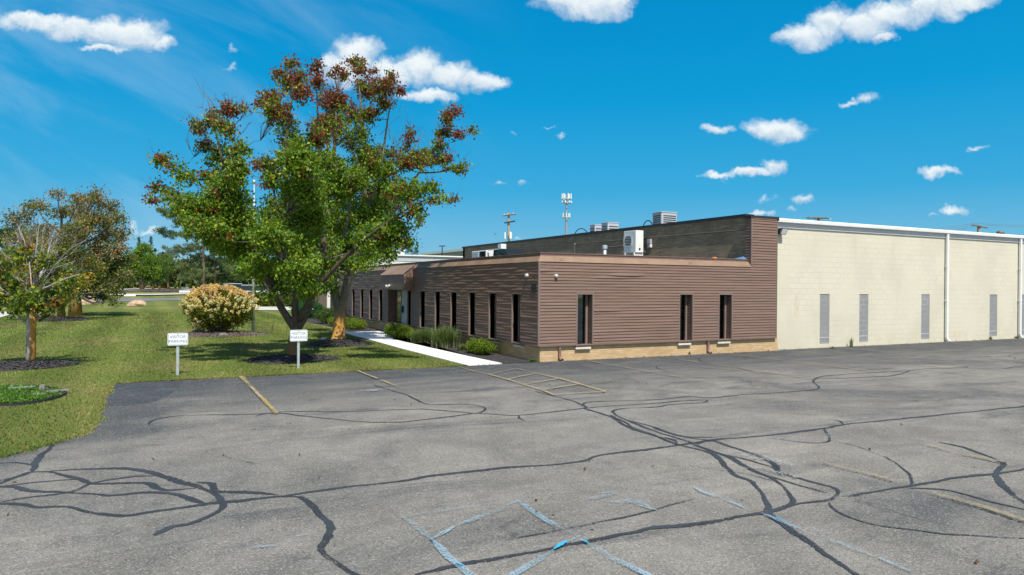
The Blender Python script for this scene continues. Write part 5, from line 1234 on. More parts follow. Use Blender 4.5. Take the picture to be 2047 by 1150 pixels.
# ------------------------------------------------------------------ generic trees and bushes further off
def blob_tree(name, base, H, Wd, trunk_r, trunk_h, col, label, zcut=None, lowcols=None, n=2600, nb=14, leafsize=0.2, bark='bark4', cols=None, lean=0, group=None, flat=1.0, cat='tree', seed=0, crown_lo=None, gap=0.85, clumps=None, trunks=1, droop=0.7, limbs=9):
    r = random.Random(seed); t = thing(name, base, label, cat, group); bx, by, bz = base; mb = MB()
    crown_lo = trunk_h if crown_lo is None else crown_lo
    top = Vector((bx+lean*H, by, bz+H*0.92))
    for k in range(trunks):
        ox = (k-(trunks-1)/2)*trunk_r*2.4
        mb.tube([(bx+ox, by, bz-0.05), (bx+ox*1.2, by, bz+trunk_h), (bx+ox*1.5+lean*H*.5, by, bz+H*0.6), tuple(top)], [trunk_r*1.25, trunk_r*.9, trunk_r*.45, 0.02], 9)
    mb.build('trunk', M[bark], t, smooth=True)
    br = MB(); P = []; C = []; cz = bz+(crown_lo+H)/2; hz = (H-crown_lo)/2
    cl = clumps or []
    if not cl:
        for i in range(nb):
            a = r.uniform(0, 2*math.pi); ph = math.acos(r.uniform(-0.9, 1)); q = r.uniform(.45, .8)
            cl.append((bx+math.sin(ph)*math.cos(a)*Wd/2*q, by+math.sin(ph)*math.sin(a)*Wd/2*q, cz+math.cos(ph)*hz*q, r.uniform(.22, .4)*Wd/2*1.1, r.uniform(.2, .38)*min(Wd/2, hz)*1.1*flat))
    tot = sum(c[3]*c[3] for c in cl)
    for (x, y, z, rx, rz) in cl:
        c = Vector((x, y, z)); s = Vector((bx, by, bz+max(trunk_h, min(H*0.7, (z-bz)*0.75))))
        LCv = limb_curve(s, c, 0.3, 4, 0.06); br.tube(LCv, [trunk_r*.4, trunk_r*.3, trunk_r*.22, trunk_r*.15, 0.015], 5, cap=False)
        k = int(n*rx*rx/tot); tw = max(5, k//16)
        tone = 1+r.uniform(-.22, .22)
        for _ in range(tw):
            v = Vector((r.gauss(0, 1), r.gauss(0, 1), r.gauss(0, 1))).normalized()*r.random()**0.4
            e = c+Vector((v.x*rx, v.y*rx, v.z*rz)); br.tube([c, c.lerp(e, .6)+Vector((0, 0, .05)), e], [0.02, 0.012, 0.005], 3, cap=False)
            cs_ = lowcols if (zcut is not None and e.z < zcut and r.random() < .8) else cols; cc = (cs_[r.randint(0, len(cs_)-1)] if cs_ else col); tn = tone*r.uniform(.75, 1.25)
            for _j in range(max(6, k//tw)):
                P.append((e.x+r.gauss(0, leafsize*1.3), e.y+r.gauss(0, leafsize*1.3), e.z+r.gauss(0, leafsize*0.9))); C.append([q*tn for q in cc])
    br.build('branches', M['twig'], t)
    P = np.array(P); C = np.clip(np.array(C)*nprng.uniform(.7, 1.3, (len(P), 1)), .003, .9)
    leaves('leaves', P, np.full(len(P), leafsize), C, M['leaf'], t, droop=droop)
    return t
def at(px, py): p = G(px, py); return (p.x, p.y, gz(p.x, p.y))
def hgt(base, ptop, dpx=0):
    b = Vector(base); d = (b-CAMP).dot(_f); # height whose top shows at pixel row ptop
    s = (b-CAMP).dot(_r); hy = 572.2+0.0078*(FPX*s/d)
    return CAM_H + (hy-ptop)/FPX*d - base[2]
def wpx(base, w): return w/FPX*(Vector(base)-CAMP).dot(_f)
BR = [(0.30,0.215,0.10),(0.23,0.21,0.085),(0.17,0.19,0.06),(0.34,0.22,0.09),(0.16,0.18,0.07)]
GRN = [(0.12,0.18,0.025),(0.19,0.22,0.03),(0.09,0.15,0.03),(0.26,0.24,0.03)]
def px_clumps(D, L): 
    out = []
    for (px, py, rx, ry, *dz) in L:
        d = D+(dz[0] if dz else rnd.uniform(-1.6, 1.6)); c = atD(px, py, d); out.append((c.x, c.y, c.z, rx*d/FPX, ry*d/FPX))
    return out
bA = at(122, 640); dA = (Vector(bA)-CAMP).dot(_f)
blob_tree('shade_tree', bA, hgt(bA, 372), wpx(bA, 190), 0.19, 1.7, None, 'wide tree with thin, browning crown and orange trunk, standing in the farther mulch ring', n=14000, leafsize=0.155, cols=BR+BR+GRN[:2], zcut=4.6, lowcols=[(0.20,0.27,0.02),(0.30,0.28,0.02),(0.13,0.20,0.025),(0.38,0.24,0.03)], seed=3,
 clumps=px_clumps(dA, [(118,388,16,10),(160,400,20,13),(72,412,24,11),(125,425,26,14),(90,455,24,14),(150,460,28,16),(50,425,14,9),(55,470,22,18),(110,490,40,24),(60,510,26,20),(150,515,36,22),(100,540,40,22),(55,545,26,18),(150,560,34,20),(30,440,26,18),(35,480,26,20),(25,520,30,22),(15,555,26,16),(80,480,30,24),(60,545,30,18),(110,575,36,16),(75,575,26,14),(180,540,26,20),(140,590,20,10)]))
bB = at(150, 632); dB = (Vector(bB)-CAMP).dot(_f)
blob_tree('shade_tree', bB, hgt(bB, 372), wpx(bB, 180), 0.36, 1.6, None, 'thick-trunked tree with gappy brown crown drooping low on its right side', n=14000, leafsize=0.16, cols=BR+BR+GRN[:2], zcut=3.6, lowcols=[(0.16,0.20,0.05),(0.22,0.23,0.05),(0.12,0.16,0.05)], seed=4,
 clumps=px_clumps(dB, [(190,384,13,10),(195,398,18,12),(172,400,16,10),(218,412,20,12),(200,435,28,16),(235,440,20,16),(245,470,16,18),(215,470,32,22),(175,450,30,20),(230,500,24,18),(190,500,32,22),(245,520,22,20),(255,550,20,16),(215,540,30,22),(230,575,22,16),(195,570,28,16),(205,595,18,9),(180,530,30,20),(225,600,12,7),(150,480,28,22),(160,420,24,16)]))
e0 = at(12, 592); blob_tree('leafy_tree', e0, hgt(e0, 425), wpx(e0, 70), 0.3, 2.0, (0.05,0.09,0.02), 'dark green rounded tree at the left edge of the photo', n=3500, leafsize=0.3, seed=5)
blob_tree('leafy_tree', at(-60, 596), 9, 9, 0.3, 2.0, (0.06,0.09,0.02), 'green tree just past the left edge of the photo', n=2500, leafsize=0.3, seed=6)
# island and lawn trees across the road
def far(px, py, top, w, label, name='leafy_tree', **k):
    b = at(px, py); return blob_tree(name, b, hgt(b, top), wpx(b, w), k.pop('tr', 0.2), k.pop('th', 1.4), k.pop('col', (0.07,0.12,0.02)), label, n=int(k.pop('n', 2600)*2.2), leafsize=k.pop('ls', 0.26), **k)
far(284, 583, 488, 62, 'round bright green tree with a dark trunk, leftmost on the mulched island', seed=11, col=(0.14,0.24,0.02), tr=0.32, th=2.2, n=5200, crown_lo=1.1, nb=22)
far(306, 582, 505, 52, 'low green tree in the middle of the mulched island', seed=12, col=(0.10,0.18,0.025), tr=0.2, th=1.5, n=3600, crown_lo=0.9, nb=20)
far(319, 581, 498, 48, 'green tree on the right of the mulched island', seed=13, col=(0.10,0.16,0.025), tr=0.2, th=1.5, n=3200, crown_lo=0.9, nb=20)
far(336, 579, 515, 34, 'purple-brown leaved tree behind the small white sign', seed=14, col=(0.10,0.055,0.045), n=2200)
far(360, 578, 512, 34, 'yellow-green tree between the purple tree and the tall pine', seed=15, col=(0.17,0.19,0.015), n=2200)
far(262, 577, 500, 46, 'green tree behind the island, left of the spruces', seed=16, col=(0.08,0.15,0.025), n=2600)
far(380, 578, 530, 60, 'low dark green tree beneath the big pine', seed=17, col=(0.09,0.14,0.035), n=2600, crown_lo=0.8)
far(468, 579, 528, 60, 'dark green tree right of the big pine', seed=18, col=(0.08,0.125,0.035), n=2600, crown_lo=0.6)
far(500, 578, 510, 50, 'dark tree behind the flagpole', seed=19, col=(0.08,0.14,0.03), n=2400, crown_lo=0.6)
far(815, 576, 462, 46, 'tree showing over the white building, right of the pear tree crown', seed=20, col=(0.10,0.11,0.03), n=2200, ls=0.3)
far(760, 577, 480, 60, 'green tree behind the white building, mostly behind the pear crown', seed=21, col=(0.06,0.09,0.02), n=2000, ls=0.3)
def spruce(px, py, top, w, label, col=(0.035,0.06,0.035)):
    b = at(px, py); H = hgt(b, top); Wd = wpx(b, w); t = thing('spruce_tree', b, label, 'tree', 'pointed spruces above the island trees'); mb = MB()
    mb.tube([(b[0], b[1], b[2]), (b[0], b[1], b[2]+H)], [0.2, 0.02], 7); mb.build('trunk', M['bark4'], t)
    P = []; br = MB()
    for i in range(70):
        z = H*(0.08+0.9*(i/70)); R0 = Wd/2*(1-z/H)**0.9*rnd.uniform(.7, 1.15); a = rnd.uniform(0, 6.28); e = Vector((b[0]+math.cos(a)*R0, b[1]+math.sin(a)*R0, b[2]+z-R0*0.25)); s = Vector((b[0], b[1], b[2]+z))
        br.tube([s, e], [0.03, 0.008], 3, cap=False)
        for _ in range(30): q = s.lerp(e, rnd.random()**0.6); P.append((q.x+rnd.gauss(0, .13), q.y+rnd.gauss(0, .13), q.z+rnd.gauss(0, .07)-0.05))
    br.build('branches', M['twig'], t); P = np.array(P); leaves('needles', P, np.full(len(P), 0.34), vary(col, len(P), .3), M['needle'], t, droop=0.5, width=0.16)
spruce(277, 577, 471, 34, 'bluish spruce, left one of the two pointed tops over the island trees')
spruce(301, 577, 470, 32, 'dark spruce, right one of the two pointed tops over the island trees')
def pine(px, py, H_top, label, limbs, trunkpx, col=(0.125,0.175,0.055), seed=1, n=90):
    """open-crowned pine: flat clouds of long needles at the ends of bare limbs"""
    b = at(px, py); D = (Vector(b)-CAMP).dot(_f); t = thing('pine_tree', b, label, 'tree', 'open-crowned pines beyond the lawn'); mb = MB()
    T = [Vector(b)]+[atD(x, y, D) for x, y in trunkpx]; k = len(T); mb.tube(T, [0.30*(1-0.8*i/(k-1)) for i in range(k)], 9); mb.build('trunk', M['polewood'] if False else M['bark4'], t, smooth=True)
    br = MB(); P = []
    for (x, y, rx, ry) in limbs:
        dd = D+rnd.uniform(-2.5, 2.5); c = atD(x, y, dd); s = min((T[i].lerp(T[i+1], q) for i in range(k-1) for q in (0, .33, .66)), key=lambda m: (m-c).length+max(0, m.z-c.z+.5)*1.5)
        br.tube(limb_curve(s, c, 0.2, 4, .08), [.10, .08, .06, .04, .02], 5, cap=False)
        for _ in range(int(rx*ry/6)+7):
            v = Vector((rnd.gauss(0, .5), rnd.gauss(0, .5), rnd.gauss(0, .5))); e = c+_r*(v.x*rx*dd/FPX)+_f*(v.y*rx*dd/FPX)+Vector((0, 0, v.z*ry*dd/FPX))
            br.tube([c, e], [.03, .01], 3, cap=False)
            for _j in range(44): P.append((e.x+rnd.gauss(0, .24), e.y+rnd.gauss(0, .24), e.z+rnd.gauss(0, .16)))
    br.build('branches', M['twig'], t); P = np.array(P); leaves('needles', P, np.full(len(P), .38), vary(col, len(P), .35), M['needle'], t, droop=-0.5, width=0.14)
pine(407, 580, 400, 'tall pine with a bare leaning limb reaching left past the pear tree', [(322,420,13,6),(338,430,14,7),(350,424,12,7),(325,463,12,7),(345,470,16,8),(362,445,20,9),(385,440,18,10),(372,470,18,8),(400,455,18,10),(352,500,22,10),(385,495,22,10),(335,515,16,8),(420,480,20,10),(445,465,22,12),(405,515,20,10),(440,505,22,10),(370,530,22,8),(410,550,26,9),(375,552,24,8)], [(408,540),(406,500),(404,460),(400,430),(395,410)])
pine(430, 580, 480, 'second pine with pale trunk just right of the tall one', [(440,545,26,9),(455,520,22,10),(430,525,18,8),(470,505,20,9),(450,485,18,9),(475,540,22,9),(425,560,26,7),(460,560,22,8)], [(430,545),(428,510),(430,480)], col=(0.10,0.16,0.045))
# hedge and distant trees beyond the lot
def woods():
    P = []; C = []
    for i in range(330):
        px = rnd.uniform(-500, 1000) ; d = rnd.uniform(165, 210); c = atD(px, 575, d); x, y = c.x, c.y; h = rnd.uniform(4.5, 9.5); z0 = gz(x, y)
        if px > 640: h *= 0.45
        tn = rnd.uniform(.6, 1.15); cc = rnd.choice([(0.11,0.165,0.05),(0.14,0.19,0.05),(0.09,0.13,0.05)])
        for _ in range(150):
            v = Vector((rnd.gauss(0, 1), rnd.gauss(0, 1), rnd.gauss(0, 1))).normalized()*rnd.random()**.35
            P.append((x+v.x*4.2, y+v.y*3, z0+h*0.55+v.z*h*0.5)); C.append([q*tn for q in cc])
    P = np.array(P); C = np.array(C)*nprng.uniform(.7, 1.3, (len(P), 1))
    n = len(P); d = nrmz(nprng.normal(0, 1, (n, 3))); leaves('far_woods', P, np.full(n, 1.0), np.clip(C, .003, .9), M['leaf'], None, droop=0.2, width=0.45, kind='stuff')
    bpy.data.objects[-1] if False else None
woods()
# ------------------------------------------------------------------ shrubs
def shrub(name, c, rx, ry, h, col, label, n=2600, ls=0.05, cat='shrub', up=0.4, group=None, cols=None, low=0.05, seed=1):
    t = thing(name, (c[0], c[1], 0), label, cat, group); r = random.Random(seed); mb = MB(); P = []; tips = []
    for i in range(46):
        a = r.uniform(0, 6.28); q = r.random()**.5; e = Vector((c[0]+math.cos(a)*rx*q*.85, c[1]+math.sin(a)*ry*q*.85, h*(0.35+0.6*math.sqrt(max(0, 1-q*q)))*r.uniform(.8, 1)))
        mb.tube([(c[0]+math.cos(a)*.05, c[1]+math.sin(a)*.05, 0), (c[0]+math.cos(a)*rx*q*.45, c[1]+math.sin(a)*ry*q*.45, e.z*.5), tuple(e)], [.012, .009, .004], 4, cap=False)
    mb.build('stems', M['twig'], t)
    nt = n//14; C = []
    for _ in range(nt):
        v = Vector((r.gauss(0, 1), r.gauss(0, 1), r.gauss(0, 1))).normalized()*r.uniform(.72, 1.0)
        z = low+(h-low)*(0.5+0.5*v.z); sq = 1+0.12*math.sin(5*v.x+seed)+.1*math.sin(7*v.y+seed*2)
        e = Vector((c[0]+v.x*rx*sq, c[1]+v.y*ry*sq, z)); cc = cols[r.randint(0, len(cols)-1)] if cols else col; tn = r.uniform(.7, 1.25)
        for _j in range(14): P.append((e.x+r.gauss(0, ls*.9), e.y+r.gauss(0, ls*.9), e.z+r.gauss(0, ls*.8))); C.append([q*tn for q in cc])
    P = np.array(P); P[:, 2] = np.maximum(P[:, 2], .015); C = np.clip(np.array(C)*nprng.uniform(.75, 1.25, (len(P), 1)), .003, .9)
    leaves('leaves', P, np.full(len(P), ls), C, M['leaf'], t, droop=-up); return t
YG = [(0.16,0.24,0.012),(0.11,0.19,0.012),(0.20,0.26,0.02)]
def gx(px, py): p = G(px, py, 0); return p.x, p.y
c = gx(826, 680); shrub('evergreen_shrub', (9.50, c[1]+1.2), .40, 1.5, .52, None, 'clipped yellow-green shrub right beside the entrance door', n=9000, cols=YG, seed=2, ls=.06)
shrub('evergreen_shrub', (9.75, 21.2), .34, .75, .45, None, 'clipped yellow-green shrub nearest the building corner', n=7000, cols=YG, seed=3, ls=.05)
shrub('evergreen_shrub', (9.35, 35.8), .5, 1.3, .48, None, 'low yellow-green shrub just left of the entrance steps', n=5000, cols=YG, seed=4, ls=.06)
shrub('evergreen_shrub', (9.3, 38.6), .5, 1.0, .5, None, 'low yellow-green shrub, second to the left of the entrance', n=4000, cols=YG, seed=5, ls=.06)
shrub('green_shrub', (9.25, 41.2), .65, .9, .85, (0.07,0.13,0.02), 'rounded green shrub behind the lichened pear trunk', n=5000, seed=6, ls=.07)
shrub('green_shrub', (9.6, 48.5), .95, 1.2, 1.15, (0.035,0.12,0.03), 'large dark green shrub at the far end of the mulch bed', n=6500, seed=7, ls=.09)
# ornamental grasses
def ornamental(c, R0, h, n, label, seed):
    t = thing('ornamental_grass', (c[0], c[1], 0), label, 'plant', 'strap-leaved clumps in the mulch bed'); rr = np.random.default_rng(seed)
    a = rr.uniform(0, 2*np.pi, n); L = h*rr.uniform(.6, 1.15, n); out = rr.uniform(.15, 1.0, n)*R0; b = rr.normal(0, R0*.25, (n, 2)); w = rr.uniform(.006, .012, n)
    V = []; C = []; segs = 4; sx, sy = -np.sin(a), np.cos(a)
    def pt(s):
        x = c[0]+b[:, 0]+np.cos(a)*out*s**1.5; y = c[1]+b[:, 1]+np.sin(a)*out*s**1.5; z = L*(s-0.42*s**3.0*(out/R0)); return x, y, np.maximum(z, .01)
    for i in range(segs):
        x0, y0, z0 = pt(i/segs); x1, y1, z1 = pt((i+1)/segs); w0 = w*(1-i/segs*.8); w1 = w*(1-(i+1)/segs*.8)
        V.append(np.stack([np.stack([x0-sx*w0, y0-sy*w0, z0], 1), np.stack([x0+sx*w0, y0+sy*w0, z0], 1), np.stack([x1+sx*w1, y1+sy*w1, z1], 1), np.stack([x1-sx*w1, y1-sy*w1, z1], 1)], 1))
        k = rr.random((n, 1)); C.append(np.array([.06,.12,.02])*(1-k)+np.array([.17,.22,.07])*k if i else np.array([.20,.22,.12])*(0.6+.5*k))
    tri_mesh('blades', np.concatenate(V), np.concatenate(C), M['blade'], t)
ornamental((9.65, 26.2), .75, .62, 1500, 'dense strap-leaved clump next to the clipped entrance shrub', 1)
ornamental((9.6, 23.9), .68, .85, 1400, 'tallest strap-leaved clump, in the middle of the mulch bed', 2)
ornamental((9.72, 22.5), .35, .28, 420, 'small strap-leaved clump beside the corner shrub', 3)
ornamental((10.15, 18.32), .16, .12, 160, 'tuft of weeds at the brick corner of the building', 4)
# hydrangea
def hydrangea():
    c = (2.80, 33.85); t = thing('hydrangea_bush', (c[0], c[1], 0), 'large round hydrangea covered in cream and peach flower heads beside the flagpole', 'bush')
    r = random.Random(5); RX, RY, H = 1.50, 1.35, 2.12; mb = MB(); P = []; C = []; F = []; FC = []
    def surf(v, k=1.0):
        zz = 0.5+0.5*v.z; prof = 1.0+0.05*math.sin(9*v.x)+.05*math.sin(7*v.y+2)
        return Vector((c[0]+v.x*RX*k*prof, c[1]+v.y*RY*k*prof, .16+(H-.16)*(0.5+0.5*v.z*k)))
    for i in range(70):
        v = Vector((r.gauss(0, 1), r.gauss(0, 1), abs(r.gauss(0, 1))+.05)).normalized(); e = surf(v, .9); b = Vector((c[0]+r.gauss(0, .25), c[1]+r.gauss(0, .25), 0))
        mb.tube([b, b.lerp(e, .5)+Vector((0, 0, .15)), e], [.02, .013, .006], 4, cap=False)
    mb.build('stems', M['twig'], t)
    for i in range(1500):
        v = Vector((r.gauss(0, 1), r.gauss(0, 1), r.gauss(0, 1))).normalized(); e = surf(v, r.uniform(.6, .95)); cc = r.choice([(0.15,0.19,0.012),(0.09,0.14,0.015),(0.20,0.19,0.02)]); tn = r.uniform(.65, 1.2)
        for _ in range(10): P.append((e.x+r.gauss(0, .07), e.y+r.gauss(0, .07), max(.03, e.z+r.gauss(0, .07)))); C.append([q*tn for q in cc])
    hd = MB()
    for i in range(620):
        v = Vector((r.gauss(0, 1), r.gauss(0, 1), r.gauss(0, 1))).normalized()
        if v.z < -0.15 and r.random() < 0.85: continue
        if v.z < 0.1 and r.random() < 0.4: continue
        e = surf(v, r.uniform(.95, 1.04)); d = (v*0.7+Vector((0, 0, .5))).normalized(); L = r.uniform(.13, .22); R0 = L*.38
        warm = sm((v.z-0.2)/0.6)*0.6+r.uniform(-.25, .35); base = Vector((0.80,0.67,0.31)).lerp(Vector((0.78,0.52,0.19)), min(1, max(0, warm))) if r.random() > .12 else Vector((0.60,0.36,0.24))
        if v.z < 0.5 and r.random() < .35: base = Vector((0.72,0.73,0.42))
        for _ in range(46):
            s = r.random(); a = r.uniform(0, 6.28); rad = R0*(1-s*.75)*r.uniform(.75, 1.05); o = d.orthogonal().normalized(); q = d.cross(o)
            p = e+d*(L*(s-.3))+(o*math.cos(a)+q*math.sin(a))*rad; F.append(p[:]); tn = r.uniform(.8, 1.12); FC.append([base.x*tn, base.y*tn, base.z*tn])
    P = np.array(P); leaves('leaves', P, np.full(len(P), .09), np.clip(np.array(C), .003, .9), M['leaf'], t, droop=.4)
    F = np.array(F); F[:, 2] = np.maximum(F[:, 2], .03); leaves('flower_heads', F, np.full(len(F), .05), np.clip(np.array(FC), .01, .85), M['petal'], t, droop=0, width=.5)
hydrangea()
# low shrubs beyond the gravel path
for i, (px, py, w, h, col, lab) in enumerate([(470,612,40,26,(0.10,0.11,0.03),'olive shrub behind the flagpole, left of the sunny ones'),(505,612,34,30,(0.05,0.10,0.02),'dark green shrub by the gravel path, second from the flagpole'),(530,612,40,28,(0.16,0.20,0.02),'sunny yellow-green shrub by the gravel path'),
        (556,612,34,24,(0.13,0.15,0.03),'flowering shrub with pale blossoms by the gravel path'),(590,613,40,24,(0.09,0.13,0.02),'green shrub showing between the forked limbs of the pear tree'),(622,613,30,20,(0.05,0.09,0.02),'small dark shrub beside the pink brick wall')]):
    b = at(px, py); shrub('roadside_shrub', (b[0], b[1]), wpx(b, w)/2, wpx(b, w)/2.4, wpx(b, h), col, lab, n=2600, ls=.14, seed=20+i, group='shrubs along the gravel path')
# ------------------------------------------------------------------ visitor signs
def rrect(w, h, r, n=5):
    P = []
    for (cx, cy, a0) in ((w/2-r, h/2-r, 0), (-w/2+r, h/2-r, 90), (-w/2+r, -h/2+r, 180), (w/2-r, -h/2+r, 270)):
        for i in range(n+1): a = R_(a0+90*i/n); P.append((cx+r*math.cos(a), cy+r*math.sin(a)))
    return P
def text_mesh(name, body, size, loc, mat, parent, yaw=0, spacing=1.0, bold=0.0):
    cu = bpy.data.curves.new(name, 'FONT'); cu.body = body; cu.size = size; cu.align_x = 'CENTER'; cu.align_y = 'CENTER'; cu.extrude = 0.0006; cu.offset = bold; cu.space_character = spacing
    tmp = bpy.data.objects.new(name+'_tmp', cu); SC.collection.objects.link(tmp); dg = bpy.context.evaluated_depsgraph_get(); me = bpy.data.meshes.new_from_object(tmp.evaluated_get(dg))
    bpy.data.objects.remove(tmp); me.materials.clear(); me.materials.append(mat)
    o = bpy.data.objects.new(name, me); SC.collection.objects.link(o); o.parent = parent; o.location = Vector(loc)-wloc(parent); o.rotation_euler = (R_(90), 0, yaw); return o
def visitor_sign(px, py, label, seed):
    b = G(px, py, 0); t = thing('parking_sign', (b.x, b.y, 0), label, 'sign', 'visitor parking signs'); x, y = b.x, b.y
    rr = random.Random(seed); zc = 0.885; w, h = 0.455, 0.30
    mb = MB(); mb.prism([(x-.032, y+.012), (x-.032, y+.018), (x-.016, y+.020), (x-.012, y-.008), (x+.012, y-.008), (x+.016, y+.020), (x+.032, y+.018), (x+.032, y+.012), (x+.018, y+.012), (x+.015, y-.014), (x-.015, y-.014), (x-.018, y+.012)], 'z', 0, 1.0)
    for i in range(18):
        z = 0.04+i*0.04; mb.box(x-.004, x+.004, y-.0152, y-.0142, z, z+.010)
    mb.build('post', M['galv'], t)
    mb = MB(); mb.prism([(x+a, zc+c) for a, c in rrect(w, h, .035)], 'y', y-.020, y-.018); pn = mb.build('sign_panel', M['sign_white'], t)
    mb = MB(); out = rrect(w-.03, h-.03, .028); inn = rrect(w-.044, h-.044, .022); n0 = 0; k = len(out)
    mb.v = [(x+a, y-.0206, zc+c) for a, c in out]+[(x+a, y-.0206, zc+c) for a, c in inn]
    for i in range(k): j = (i+1) % k; mb.f.append((i, j, k+j, k+i)); mb.m.append(0)
    mb.build('border', M['sign_ink'], pn)
    text_mesh('lettering', 'VISITOR', .100, (x, y-.0206, zc+.052), M['sign_ink'], pn, bold=.0004); text_mesh('lettering', 'PARKING', .100, (x, y-.0206, zc-.056), M['sign_ink'], pn, bold=.0004)
    for z in (zc+.12, zc-.17): mb = MB(); mb.lathe((x, y-.019, z), [(.011, -.006), (.012, 0)], 8, 'y'); mb.build('bolt', M['conduit'], pn if z > zc else t)
visitor_sign(355, 750, 'white VISITOR PARKING sign on a steel post, in open lawn below the hydrangea', 1)
visitor_sign(596.5, 737, 'white VISITOR PARKING sign standing in front of the forked pear trunk', 2)
# ------------------------------------------------------------------ flagpole
b = G(506, 668, 0); D = (Vector((b.x, b.y, 0))-CAMP).dot(_f); t = thing('flagpole', (b.x, b.y, 0), 'tall shiny metal flagpole rising through the pear foliage beside the hydrangea', 'pole')
mb = MB(); mb.tube([(b.x, b.y, 0.0), (b.x, b.y, 3.0), (b.x, b.y, 6.75)], [.068, .055, .024], 14); mb.build('shaft', M['galv'], t, smooth=True)
mb = MB(); mb.lathe((b.x, b.y, 0), [(.14, 0), (.13, .03), (.08, .06), (.072, .10)], 14); mb.build('collar', M['galv'], t, smooth=True)
mb = MB(); mb.lathe((b.x, b.y, 0), [(.02, 6.75), (.06, 6.8), (.075, 6.86), (.06, 6.92), (.02, 6.95)], 12); mb.build('ball', M['galv'], t, smooth=True)
mb = MB(); mb.tube([(b.x+.12, b.y-.05, 1.2), (b.x+.12, b.y-.05, 1.34)], .045, 8); mb.build('cleat', M['white_paint'], t)
# small stake in the lawn
b = G(545, 659, 0); mb = MB(); mb.prism([(b.x-.02, 0), (b.x+.02, 0), (b.x+.015, .2), (b.x, .23), (b.x-.015, .2)], 'y', b.y-.01, b.y+.01); mb.build('lawn_stake', M['black'], base=(b.x, b.y, 0), label='small dark stake in the grass between flagpole and pear trunk', cat='stake')
# ------------------------------------------------------------------ old flower ring at the left
cx, cy = G(40, 790, 0).x, G(40, 790, 0).y
def weed_ring():
    X0, X1 = G(-80, 795, 0), G(125, 795, 0); cx = (X0.x+X1.x)/2; cy = (G(30, 779, 0).y+G(30, 812, 0).y)/2; rx = (X1.x-X0.x)/2; ry = (G(30, 779, 0).y-G(30, 812, 0).y)/2
    mound('weedy_bed', cx, cy, rx, ry, 0.05, M['mulchbrown'], 'old round planting bed with weeds at the left edge', seed=12)
    n = 15000; a = nprng.uniform(0, 2*np.pi, n); q = np.sqrt(nprng.random(n))*0.97; X = cx+rx*q*np.cos(a); Y = cy+ry*q*np.sin(a)
    keep = ~((X > cx+rx*0.42) & (Y > cy-ry*.1) & (nprng.random(n) < .93)); keep &= ~((X > cx+rx*.2) & (Y > cy-ry*.35) & (Y < cy+ry*.1) & (nprng.random(n) < .8)); X, Y = X[keep], Y[keep]; n = len(X)
    P = np.stack([X, Y, .03+np.abs(nprng.normal(0, .03, n))], 1); leaves('weeds', P, np.full(n, .05), vary((0.11,0.23,0.03), n, .35, .15), M['leaf'], None, droop=-.6, width=.4, kind='stuff')
    mb = MB(); N = 60
    for i in range(N):
        a0, a1 = 2*math.pi*i/N, 2*math.pi*(i+1)/N; p = [(cx+rx*k*math.cos(a_), cy+ry*k*math.sin(a_)) for a_ in (a0, a1) for k in (1.0, 1.03)]
        mb.quad((*p[0], .05), (*p[1], .05), (*p[3], .05), (*p[2], .05)); mb.quad((*p[1], 0), (*p[3], 0), (*p[3], .05), (*p[1], .05)); mb.quad((*p[2], .02), (*p[0], .02), (*p[0], .05), (*p[2], .05))
    mb.build('edging', M['rubber'], base=(cx, cy, 0), label='black plastic edging round the weedy bed', cat='edging')
    s = G(84, 785, 0); mb = MB(); mb.lathe((s.x, s.y, 0), [(.065, 0), (.055, .08), (.05, .155), (.01, .165)], 11); mb.build('stump', M['wood_grey'], base=(s.x, s.y, 0), label='short pale stump sticking up at the back of the weedy bed', cat='stump')
    for (px, py, L, ang, lab, h_) in [(114,789,.42,.55,'pale curved board at the right rim of the weedy bed',.06),(72,795,.44,.1,'grey weathered board lying in the middle of the weedy bed',.05),(44,786,.45,.18,'grey weathered board at the back of the weedy bed',.10),(60,799,.3,.2,'short grey board lowest in the weedy bed',.07)]:
        p = G(px, py, 0); mb = MB(); c_, s_ = math.cos(ang), math.sin(ang); w = .034
        for k in range(5):
            t0, t1 = -L/2+L*k/5, -L/2+L*(k+1)/5; b0, b1 = .02*math.sin(k*.7), .02*math.sin((k+1)*.7); q = []
            for (tt, bb, ww) in ((t0, b0, -w), (t1, b1, -w), (t1, b1, w), (t0, b0, w)): q.append((p.x+c_*tt-s_*(bb+ww), p.y+s_*tt+c_*(bb+ww)))
            z1 = h_+.03
            mb.quad(*[(x, y, z1) for x, y in q]); mb.quad((*q[0], h_), (*q[1], h_), (*q[1], z1), (*q[0], z1)); mb.quad((*q[3], z1), (*q[2], z1), (*q[2], h_), (*q[3], h_))
        mb.build('board', M['wood_grey'], base=(p.x, p.y, h_), label=lab, cat='board', group='old boards in the weedy bed')
weed_ring()
# ------------------------------------------------------------------ boulders by the road
p = at(275, 612); stone('boulder', (p[0], p[1], .25), .75, M['rock'], 'low tan boulder alone on the lawn by the road', sq=(1.1, .6, .55), seed=9)
p = at(176, 610); stone('boulder', (p[0], p[1], .35), .8, M['rock'], 'pinkish boulder half behind the drooping brown leaves', sq=(1.0, .6, .8), seed=10)
p = at(163, 608); stone('boulder', (p[0], p[1], .35), .7, M['rockgrey'], 'paler boulder left of the pinkish one near the road', sq=(1.1, .6, .7), seed=11)
p = at(371, 579); stone('boulder', (p[0], p[1], .9+.3), .6, M['offwhite_wall'], 'pale boulder beneath the far pines', seed=12)
p = at(293, 577); stone('boulder', (p[0], p[1], .9+.3), .7, M['rock'], 'tan boulder on the grass behind the tree island', sq=(1.2, .6, .5), seed=13)
